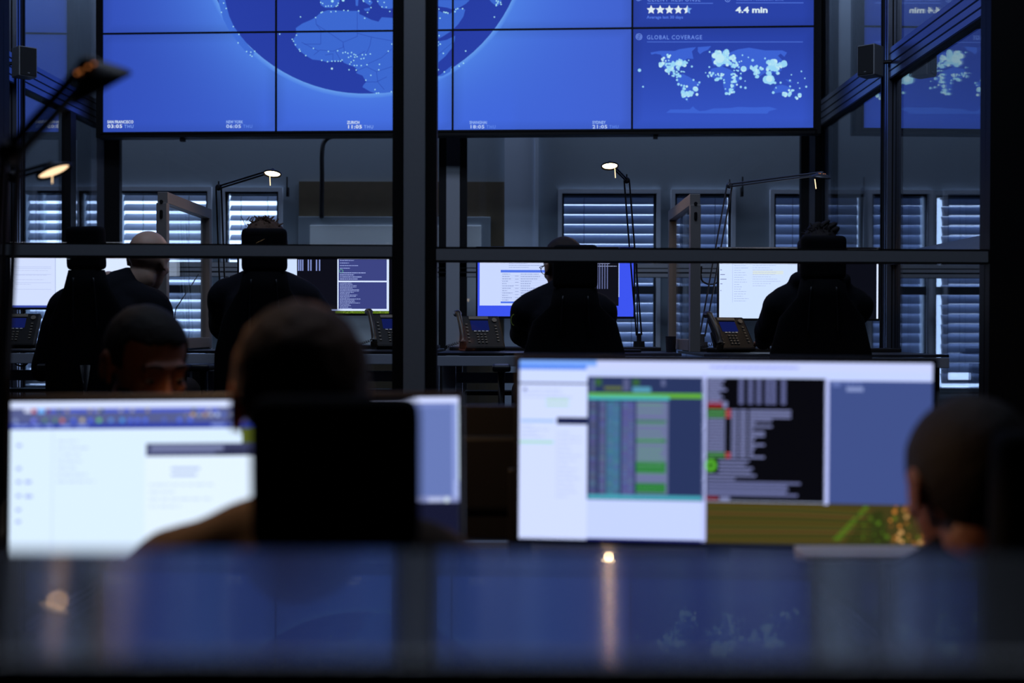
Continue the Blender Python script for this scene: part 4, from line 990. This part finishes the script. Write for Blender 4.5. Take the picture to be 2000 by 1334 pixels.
#PEOPLE#
# ------------------------------------------------------------------ chairs
def chair(label, x, y, fz, yaw, top, group, hw=0.088, seat_z=0.47, tilt=0.0):
    """tall backed swivel chair facing local +Y; top = absolute height of the headrest top"""
    t = thing('office_chair', label, 'chair', (x, y, fz), yaw, group)
    T = top-fz
    b = B()
    for k in range(5):
        a = 2*PI*k/5+0.3; tube(b, [(0.04*math.cos(a), 0.04*math.sin(a), 0.10), (0.17*math.cos(a), 0.17*math.sin(a), 0.09), (0.30*math.cos(a), 0.30*math.sin(a), 0.065)], [0.022, 0.018, 0.013], 8)
    cyl(b, (0, 0, 0.07), (0, 0, 0.13), 0.045, 0.035, n=16); obj('star_base', b, M_plast, t)
    for k in range(5):
        a = 2*PI*k/5+0.3; c = Vector((0.30*math.cos(a), 0.30*math.sin(a), 0.028)); s = Vector((-math.sin(a), math.cos(a), 0))
        b = B(); cyl(b, c-s*0.02, c-s*0.004, 0.028, n=16); cyl(b, c+s*0.004, c+s*0.02, 0.028, n=16); cyl(b, c-s*0.018, c+s*0.018, 0.008, n=8); cyl(b, c, c+Vector((0, 0, 0.04)), 0.007, n=8); obj('caster', b, M_plast, t)
    b = B(); cyl(b, (0, 0, 0.12), (0, 0, seat_z-0.09), 0.025, n=16); box(b, (0, -0.02, seat_z-0.075), (0.22, 0.28, 0.04), bev=0.01); obj('gas_column', b, M_plast, t)
    b = B(); box(b, (0, 0.02, seat_z-0.025), (0.48, 0.47, 0.075), bev=0.032, seg=4); obj('seat', b, M_fab, t, smooth=True)
    # backrest: curved shell tapering up into a narrow spine
    prof = [(seat_z+0.02, -0.20, 0.19), (seat_z+0.14, -0.225, 0.205), (seat_z+0.30, -0.235, 0.20), (min(seat_z+0.44, T-0.30), -0.245, 0.165), (T-0.24, -0.26, 0.10), (T-0.17, -0.265, hw*0.98)]
    b = B(); loft(b, [(Vector((0, yy, z)), w, 0.024, None) for z, yy, w in prof], 28); obj('backrest', b, M_fab, t, smooth=True)
    b = B(); tube(b, [(0, -0.05, seat_z-0.07), (0, -0.22, seat_z-0.07), (0, -0.275, seat_z), (0, -0.275, seat_z+0.25)], 0.02, 10); obj('back_bracket', b, M_plast, t, smooth=True)
    b = B(); n = 10
    for sx in (-1, 1):
        tube(b, spline([(sx*hw*0.55, -0.288, T-0.20), (sx*hw*0.62, -0.280, T-0.30), (sx*hw*0.66, -0.272, seat_z+0.38)], 5), 0.004, 6)
    obj('back_seam', b, M_plast, t, smooth=True)
    b = B(); box(b, (0, -0.268, T-0.085), (2*hw, 0.055, 0.17), bev=0.024, seg=4, rot=(0.06, 0, 0)); obj('headrest', b, M_fab, t, smooth=True)
    for sx in (-1, 1):
        b = B(); box(b, (sx*0.285, 0.02, seat_z+0.235), (0.075, 0.26, 0.028), bev=0.012, seg=3); ar = obj('armrest', b, M_plast, t, smooth=True)
        b = B(); tube(b, [(sx*0.20, -0.02, seat_z-0.07), (sx*0.285, -0.02, seat_z-0.03), (sx*0.285, -0.02, seat_z+0.22)], 0.016, 10); obj('armrest_support', b, M_plast, ar, smooth=True)
    return t
CF = 'tall black office chairs of the far row'; CN = 'tall black office chairs of the near row'
def hx(px, Y): return (px-1010)/2500*Y
def chair_at(label, px, top_py, Yh, yaw, fz, grp, hw=0.088):
    # the headrest hangs 0.268 m behind the swivel axis
    X = hx(px, Yh); ox, oy = 0.268*math.sin(yaw)*-1, -0.268*math.cos(yaw)
    ox, oy = (0.268*math.sin(yaw), -0.268*math.cos(yaw))
    return chair(label, X-ox, Yh-oy, fz, yaw, CAMZ+(645-top_py)/2500*Yh, grp, hw)
chair_at('tall black office chair of the bald man at far left', 167, 444, 4.98, -0.22, 0.36, CF, 0.078)
chair_at('tall black office chair hiding the second far worker left of the centre post', 516, 447, 5.0, 0.04, 0.36, CF)
chair_at('tall black office chair of the man in glasses', 1123, 478, 5.0, 0.02, 0.36, CF)
chair_at('tall black office chair of the spiky haired worker at right', 1606, 459, 5.0, -0.03, 0.36, CF)
chair_at('big dark near chair whose headrest covers the middle of the left near screen', 657, 774, 1.42, 0.03, 0.0, CN, 0.093)
chair_at('near chair at the right frame edge behind the dark haired man', 2085, 838, 1.46, 0.1, 0.0, CN, 0.088)
ch = chair('black chair of the man facing this way behind the left near screen', -0.98, 3.38, 0.0, PI+0.35, 1.16, CN)

# ------------------------------------------------------------------ people
def capsule(bm, p0, p1, r0, r1):
    cyl(bm, p0, p1, r0, r1, n=16); ball(bm, p0, r0, sub=2); ball(bm, p1, r1, sub=2)
def ik(S_, H_, l1, l2, pole):
    d = H_-S_; L_ = min(d.length, l1+l2-0.005); dn = d.normalized(); H2 = S_+dn*L_
    a = (l1*l1-l2*l2+L_*L_)/(2*L_); h = math.sqrt(max(l1*l1-a*a, 0))
    p = (pole-dn*pole.dot(dn)).normalized()
    return S_+dn*a+p*h, H2
def person(label, hips, fz, yaw, shz, head, hyaw=0, hpitch=0, hroll=0, half=0.19, hands=None, skin=(172, 124, 100), cloth=(20, 21, 30), trouser=(22, 24, 34), hair=None, haircol=(40, 30, 24), group=None, voxel=0.009, hood=False, glasses=False, face=False, sit=0.10, cloth_name='shirt', hs=1.0, beard=False, spread=None, pole=0.8):
    O = Vector((hips[0], hips[1], fz)); mi = Matrix.Translation(-O)
    R = Matrix.Rotation(yaw, 3, 'Z')
    def rr(v): return R @ Vector(v)
    pel = Vector((hips[0], hips[1], fz+0.47+sit)); hd = Vector(head)
    sc = Vector((hips[0]*0.35+head[0]*0.65, hips[1]*0.3+head[1]*0.7, shz)) - rr((0, 0.02, 0))
    if spread: sc = Vector(spread)
    HM = Matrix.Translation(hd) @ Matrix.Rotation(hyaw, 4, 'Z') @ Matrix.Rotation(hpitch, 4, 'X') @ Matrix.Rotation(hroll, 4, 'Y') @ Matrix.Diagonal((hs, hs, hs, 1))
    MS = mat('skin_%d_%d' % (skin[0], skin[1]), skin, 0.55, sss=0.25, noise=0.06, scale=40)
    ax = rr((1, 0, 0)); up = Vector((0, 0, 1))
    shr = [sc-ax*half-up*0.02, sc+ax*half-up*0.02]
    arms = []
    for k in (0, 1):
        s = -1 if k == 0 else 1
        hn = Vector(hands[k]); el, wr = ik(shr[k], hn, 0.29, 0.26, rr((s*pole, -0.15, -1)))
        arms.append((shr[k], el, wr))
    legs = []
    for s in (-1, 1):
        hp = pel+rr((s*0.09, 0.02, -0.02)); kn = pel+rr((s*0.14, 0.43, 0.02)); an = Vector((kn.x, kn.y, fz+0.09))+rr((s*0.01, 0.05, 0)); to = an+rr((s*0.02, 0.15, -0.05))
        legs.append((hp, kn, an, to))
    def torso(bm, g):
        mid = (pel+sc)/2-rr((0, 0.03, 0)); 
        loft(bm, [(pel-up*0.08, 0.15+g, 0.11+g, R), (pel+up*0.02, 0.165+g, 0.12+g, R), (mid, 0.145+g, 0.105+g, R), (mid*0.35+sc*0.65-up*0.03, half*0.86+g, 0.115+g, R), (sc-up*0.035, half*0.92+g, 0.10+g, R), (sc+up*0.03, half*0.62+g, 0.075+g, R), (sc+up*0.065, half*0.30+g, 0.055+g, R)], 20)
    neck0 = sc+up*0.03; neck1 = HM @ Vector((0, -0.025, -0.07))
    b = B()
    torso(b, -0.004)
    capsule(b, neck0, neck1, 0.060, 0.055)
    capsule(b, sc+up*0.05, neck0.lerp(neck1, 0.45), 0.075, 0.056)
    # head
    ball(b, (0, -0.012, 0.032), (0.077, 0.094, 0.088), M=HM, sub=4)
    ball(b, (0, 0.022, -0.015), (0.064, 0.072, 0.085), M=HM)
    ball(b, (0, 0.034, -0.062), (0.050, 0.056, 0.052), M=HM)
    ball(b, (0, 0.078, -0.092), (0.022, 0.018, 0.018), M=HM)
    ball(b, (0, 0.080, 0.022), (0.050, 0.016, 0.013), M=HM)
    for s in (-1, 1):
        ball(b, (s*0.040, 0.066, -0.025), (0.020, 0.020, 0.018), M=HM)
        ball(b, (s*0.030, 0.082, 0.024), (0.022, 0.012, 0.009), M=HM)
        # ear: outer rim, lobe, root
        for k in range(9):
            a = -1.2+3.6*k/8
            ball(b, (s*0.083, -0.016-0.015*math.cos(a)*1.0, -0.004+0.027*math.sin(a)), (0.0065, 0.0075, 0.0085), M=HM, sub=2)
        ball(b, (s*0.079, -0.006, -0.006), (0.007, 0.014, 0.026), M=HM, sub=2)
        ball(b, (s*0.078, 0.0, -0.030), (0.007, 0.009, 0.010), M=HM, sub=2)
    if face:
        for s in (-1, 1): ball(b, (s*0.031, 0.079, 0.005), (0.016, 0.0145, 0.012), M=HM)
    for k in range(6):
        t = k/5; ball(b, (0, 0.088+0.024*t, 0.012-0.046*t), (0.007+0.006*t, 0.010, 0.010), M=HM, sub=2)
    for s in (-1, 1): ball(b, (s*0.011, 0.100, -0.036), (0.009, 0.011, 0.008), M=HM, sub=2)
    ball(b, (0, 0.088, -0.058), (0.024, 0.010, 0.006), M=HM, sub=2); ball(b, (0, 0.086, -0.069), (0.021, 0.010, 0.006), M=HM, sub=2)
    for k, (s_, e_, w_) in enumerate(arms):
        capsule(b, s_, e_, 0.046, 0.038); capsule(b, e_, w_, 0.037, 0.026)
        dr = (w_-e_).normalized(); dr.z *= 0.3; dr.normalize(); lat = dr.cross(up).normalized(); sg = 1 if k == 0 else -1
        pc = w_+dr*0.05
        Mh = Matrix((( *lat, 0), (*dr, 0), (*up, 0), (0, 0, 0, 1))).transposed(); Mh.translation = pc
        ball(b, (0, 0, 0), (0.040, 0.052, 0.017), M=Mh, sub=2)
        for j, (fx, fl) in enumerate(((-0.030, 0.058), (-0.010, 0.072), (0.010, 0.068), (0.029, 0.052))):
            p0 = Mh @ Vector((fx, 0.042, 0.002)); p1 = Mh @ Vector((fx*1.12, 0.042+fl*0.5, 0.006)); p2 = Mh @ Vector((fx*1.15, 0.042+fl*0.86, -0.014-0.003*j))
            capsule(b, p0, p1, 0.0092, 0.0085); capsule(b, p1, p2, 0.0085, 0.0075)
        p0 = Mh @ Vector((sg*0.030, -0.018, -0.002)); p1 = Mh @ Vector((sg*0.058, 0.012, -0.008)); p2 = Mh @ Vector((sg*0.056, 0.042, -0.012))
        capsule(b, p0, p1, 0.012, 0.0105); capsule(b, p1, p2, 0.0105, 0.009)
    for hp, kn, an, to in legs:
        capsule(b, hp, kn, 0.075, 0.052); capsule(b, kn, an, 0.050, 0.036); capsule(b, an, to, 0.035, 0.028)
    bmesh.ops.transform(b, matrix=mi, verts=b.verts)
    root = fused('person', b, MS, None, voxel, 3); root.location = O
    tag(root, label, 'person', group)
    # clothes
    MC_ = mat('cloth_%d_%d_%d' % cloth, cloth, 0.9, spec=0.2, noise=0.12, scale=60, bump=0.25)
    b = B(); torso(b, 0.014)
    for s_, e_, w_ in arms:
        w2 = e_.lerp(w_, 0.92) if cloth_name != 't_shirt' else s_.lerp(e_, 0.8)
        capsule(b, s_, e_ if cloth_name != 't_shirt' else w2, 0.066, 0.052)
        if cloth_name != 't_shirt': capsule(b, e_, w2, 0.050, 0.039)
    capsule(b, sc+up*0.03-rr((0, 0.01, 0)), neck0.lerp(neck1, 0.55 if cloth_name != 't_shirt' else 0.3), 0.086, 0.072)
    for s in (-1, 1): capsule(b, sc+ax*s*0.04+up*0.035, sc+ax*s*half*0.92-up*0.012, 0.066, 0.068)
    if hood:
        for k in range(9):
            a = PI+PI*k/8; ball(b, sc+up*0.085+R @ Vector((0.088*math.cos(a), -0.02+0.075*math.sin(a), 0)), (0.04, 0.04, 0.034), sub=2)
        ball(b, sc+rr((0, -0.11, 0.03)), (0.085, 0.04, 0.075))
    bmesh.ops.transform(b, matrix=mi, verts=b.verts)
    fused(cloth_name, b, MC_, root, 0.011, 5, noise=0.006, ns=14)
    b = B()
    for hp, kn, an, to in legs: capsule(b, hp, kn, 0.088, 0.064); capsule(b, kn, an, 0.062, 0.050)
    ball(b, pel-up*0.03, (0.17, 0.13, 0.10)); bmesh.ops.transform(b, matrix=mi, verts=b.verts)
    fused('trousers', b, mat('dark_trousers', trouser, 0.9, noise=0.1, scale=50), root, 0.014, 4)
    for hp, kn, an, to in legs:
        b = B(); capsule(b, an-up*0.02, to-up*0.0, 0.044, 0.038); capsule(b, an-up*0.03+(an-to)*0.25, an-up*0.03, 0.036, 0.04); bmesh.ops.transform(b, matrix=mi, verts=b.verts)
        fused('shoe', b, M_black, root, 0.012, 2)
    MH = mat('hair_%d_%d_%d' % haircol, haircol, 0.7, spec=0.25, noise=0.35, scale=160, bump=0.6)
    if hair:
        b = B(); grow = {'short': 0.009, 'crop': 0.006, 'messy': 0.013, 'bun': 0.014}[hair]
        bmesh.ops.create_icosphere(b, subdivisions=5, radius=1.0, matrix=xf((0, -0.012, 0.032), sc=(0.077+grow, 0.094+grow, 0.088+grow)))
        dl = [v for v in b.verts if (v.co.y > 0.035 and v.co.z < 0.070+0.3*(0.085-v.co.y)-abs(v.co.x)*0.25) or v.co.z < -0.040-0.1*max(0, -v.co.y) or (v.co.z < 0.004 and -0.040 < v.co.y < 0.06)]
        bmesh.ops.delete(b, geom=dl, context='VERTS')
        from mathutils import noise as nz
        amp = {'short': 0.005, 'crop': 0.002, 'messy': 0.009, 'bun': 0.010}[hair]
        for v in b.verts: v.co *= 1+nz.noise(v.co*45)*amp*6+nz.noise(v.co*160)*amp*3
        bmesh.ops.solidify(b, geom=b.faces[:], thickness=0.012)
        if hair in ('messy', 'bun'):
            r = random.Random(9)
            for k in range(70):
                a = r.uniform(0, 2*PI); e = r.uniform(0.75, 1.5); p = Vector((0.083*math.cos(a)*math.cos(e), -0.012+0.1*math.sin(a)*math.cos(e), 0.032+0.1*math.sin(e)))
                q = p+Vector((r.uniform(-.02, .02), r.uniform(-.02, .02), r.uniform(0.006, 0.018)*(1.4 if hair == 'bun' else 1)))
                cyl(b, p-(q-p)*0.5, q, 0.008, 0.002, n=6)
        if hair == 'bun':
            for (p, r_) in (((0.020, -0.02, 0.150), (0.026, 0.022, 0.010)), ((0.045, -0.02, 0.138), (0.030, 0.025, 0.014)), ((-0.02, -0.01, 0.137), (0.034, 0.03, 0.016)), ((0.058, -0.03, 0.122), (0.024, 0.02, 0.014))):
                ball(b, p, r_, rot=(0, -0.5, 0.2))
        if hair == 'messy':
            r = random.Random(5)
            for k in range(7):
                x0 = -0.062-0.006*k; p = Vector((x0+0.02, -0.03, 0.095)); tube(b, spline([p, p+Vector((-0.006, 0, 0.022)), p+Vector((r.uniform(-0.02, 0.012), 0, 0.045))], 4), [0.0012]*9, 4)
        bmesh.ops.transform(b, matrix=mi @ HM, verts=b.verts); ho = obj('hair', b, MH, root, smooth=True)
    if beard:
        b = B(); bmesh.ops.create_icosphere(b, subdivisions=4, radius=1.0, matrix=xf((0, 0.030, -0.052), sc=(0.063, 0.066, 0.062)))
        dl = [v for v in b.verts if v.co.z > -0.045+0.35*max(0, abs(v.co.x)-0.03)*3 or v.co.y < -0.01 or (abs(v.co.x) < 0.024 and -0.075 < v.co.z)]
        bmesh.ops.delete(b, geom=dl, context='VERTS'); bmesh.ops.solidify(b, geom=b.faces[:], thickness=0.008)
        bmesh.ops.transform(b, matrix=mi @ HM, verts=b.verts); obj('beard', b, MH, root, smooth=True)
    if face:
        for s in (-1, 1):
            b = B(); ball(b, (s*0.031, 0.0795, 0.001), 0.0125, sub=3); bmesh.ops.transform(b, matrix=mi @ HM, verts=b.verts); e = obj('eye', b, mat('eye_white', (190, 185, 180), 0.3), root, smooth=True)
            b = B(); ball(b, (s*0.031, 0.0885, -0.003), (0.006, 0.0045, 0.006), sub=2); bmesh.ops.transform(b, matrix=mi @ HM, verts=b.verts); obj('iris', b, mat('dark_iris', (30, 20, 14), 0.2), e, smooth=True)
            b = B(); tube(b, spline([(s*0.014, 0.095, 0.027), (s*0.03, 0.095, 0.031), (s*0.050, 0.082, 0.025)], 4), 0.0026, 6); bmesh.ops.transform(b, matrix=mi @ HM, verts=b.verts); obj('eyebrow', b, MH, root, smooth=True)
    if glasses:
        b = B()
        for s in (-1, 1):
            tube(b, [(s*0.033+0.024*math.cos(a), 0.106, 0.0+0.019*math.sin(a)) for a in [2*PI*k/16 for k in range(17)]], 0.0016, 6)
            tube(b, [(s*0.057, 0.104, 0.004), (s*0.080, 0.06, 0.006), (s*0.083, -0.01, 0.006)], 0.0018, 6)
        tube(b, [(-0.009, 0.106, 0.004), (0.009, 0.106, 0.004)], 0.0016, 6)
        bmesh.ops.transform(b, matrix=mi @ HM, verts=b.verts); obj('glasses', b, M_chrome, root, smooth=True)
    return root
PG = 'people seated at the far desks'
def hp(px, py, Y): return ((px-1010)/2500*Y, Y, CAMZ+(645-py)/2500*Y)
# bald man, turned to the right in his chair
h = hp(290, 511, 5.30)
p = person('bald person seated at far left in a black jacket, leaning right', (hx(212, 5.28), 5.26), 0.36, -0.2, 1.335, (h[0], 5.30, h[2]), -0.22, -0.12, 0.10, 0.205,
       [hp(128, 690, 5.58), hp(338, 690, 5.55)], (196, 160, 140), (15, 16, 24), hair=None, group=PG, spread=(hx(212, 5.24), 5.24, 1.335), hs=1.02, pole=0.35)
b = B()
p = person('person with tousled brown hair mostly hidden behind the second far chair', (hx(515, 5.28), 5.27), 0.36, 0.0, 1.375, hp(518, 492, 5.30), 0.05, -0.05, 0, 0.17,
       [(hx(515, 5.3)-0.25, 5.80, 1.16), (hx(515, 5.3)+0.25, 5.80, 1.16)], (180, 135, 110), (18, 19, 28), hair='messy', haircol=(84, 62, 48), group=PG)
p = person('person in glasses and dark jacket before the blue bordered screen', (hx(1103, 5.28), 5.27), 0.36, 0.05, 1.318, hp(1099, 522, 5.30), 0.35, -0.08, 0, 0.155,
       [(hx(1103, 5.3)-0.15, 5.80, 1.165), (hx(1103, 5.3)+0.15, 5.80, 1.165)], (178, 132, 110), (16, 18, 27), hair='crop', haircol=(46, 36, 34), glasses=True, group=PG, cloth_name='jacket')
b = B(); c = at(1004, 625, 5.22)-p.location
tube(b, [c+Vector((0.012*math.cos(a), -0.02, 0.022*math.sin(a))) for a in [PI/2+PI*k/8 for k in range(9)]], 0.0018, 5)
obj('sleeve_emblem', b, mat('yellow_green_thread', (150, 170, 60), 0.8), p)
p = person('person with spiky tied hair in a black hooded top at far right', (hx(1592, 5.28), 5.27), 0.36, -0.02, 1.345, hp(1598, 507, 5.30), 0.0, -0.05, 0, 0.160,
       [(hx(1592, 5.3)-0.12, 5.80, 1.165), (hx(1592, 5.3)+0.16, 5.80, 1.165)], (150, 110, 90), (13, 14, 21), hair='bun', haircol=(26, 20, 20), hood=True, group=PG, cloth_name='hoodie')
# near people
PN = 'people seated at the near desks'
person('brown haired person in a brown top seen from behind at the left near screen', (-0.26, 1.72), 0.0, 0.05, 0.908, (hx(588, 1.66), 1.66, 1.125), 0.18, -0.04, 0, 0.185,
       [(-0.50, 2.12, 0.765), (-0.06, 2.12, 0.765)], (196, 130, 105), (80, 64, 52), hair='short', haircol=(104, 72, 50), group=PN, voxel=0.006, cloth_name='t_shirt', hs=1.02)
person('dark haired person in a black top at the right edge, head turned left', (0.66, 1.80), 0.0, 0.25, 0.84, (hx(1893, 1.75), 1.75, 1.003), 0.08, -0.10, 0, 0.19,
       [(0.40, 2.25, 0.76), (0.80, 2.3, 0.76)], (150, 98, 84), (20, 20, 30), hair='crop', haircol=(40, 34, 34), group=PN, voxel=0.006, hs=1.03)
person('bearded person facing this way in dim light behind the left near screen', (-0.95, 3.32), 0.0, PI+0.3, 0.955, (-0.865, 2.98, 1.135), PI+0.76, -0.30, 0, 0.19,
       [(-0.66, 2.78, 0.80), (-0.98, 2.74, 0.80)], (158, 98, 76), (96, 84, 70), hair='crop', haircol=(22, 17, 16), group=PN, voxel=0.006, face=True, beard=True, hs=1.12)
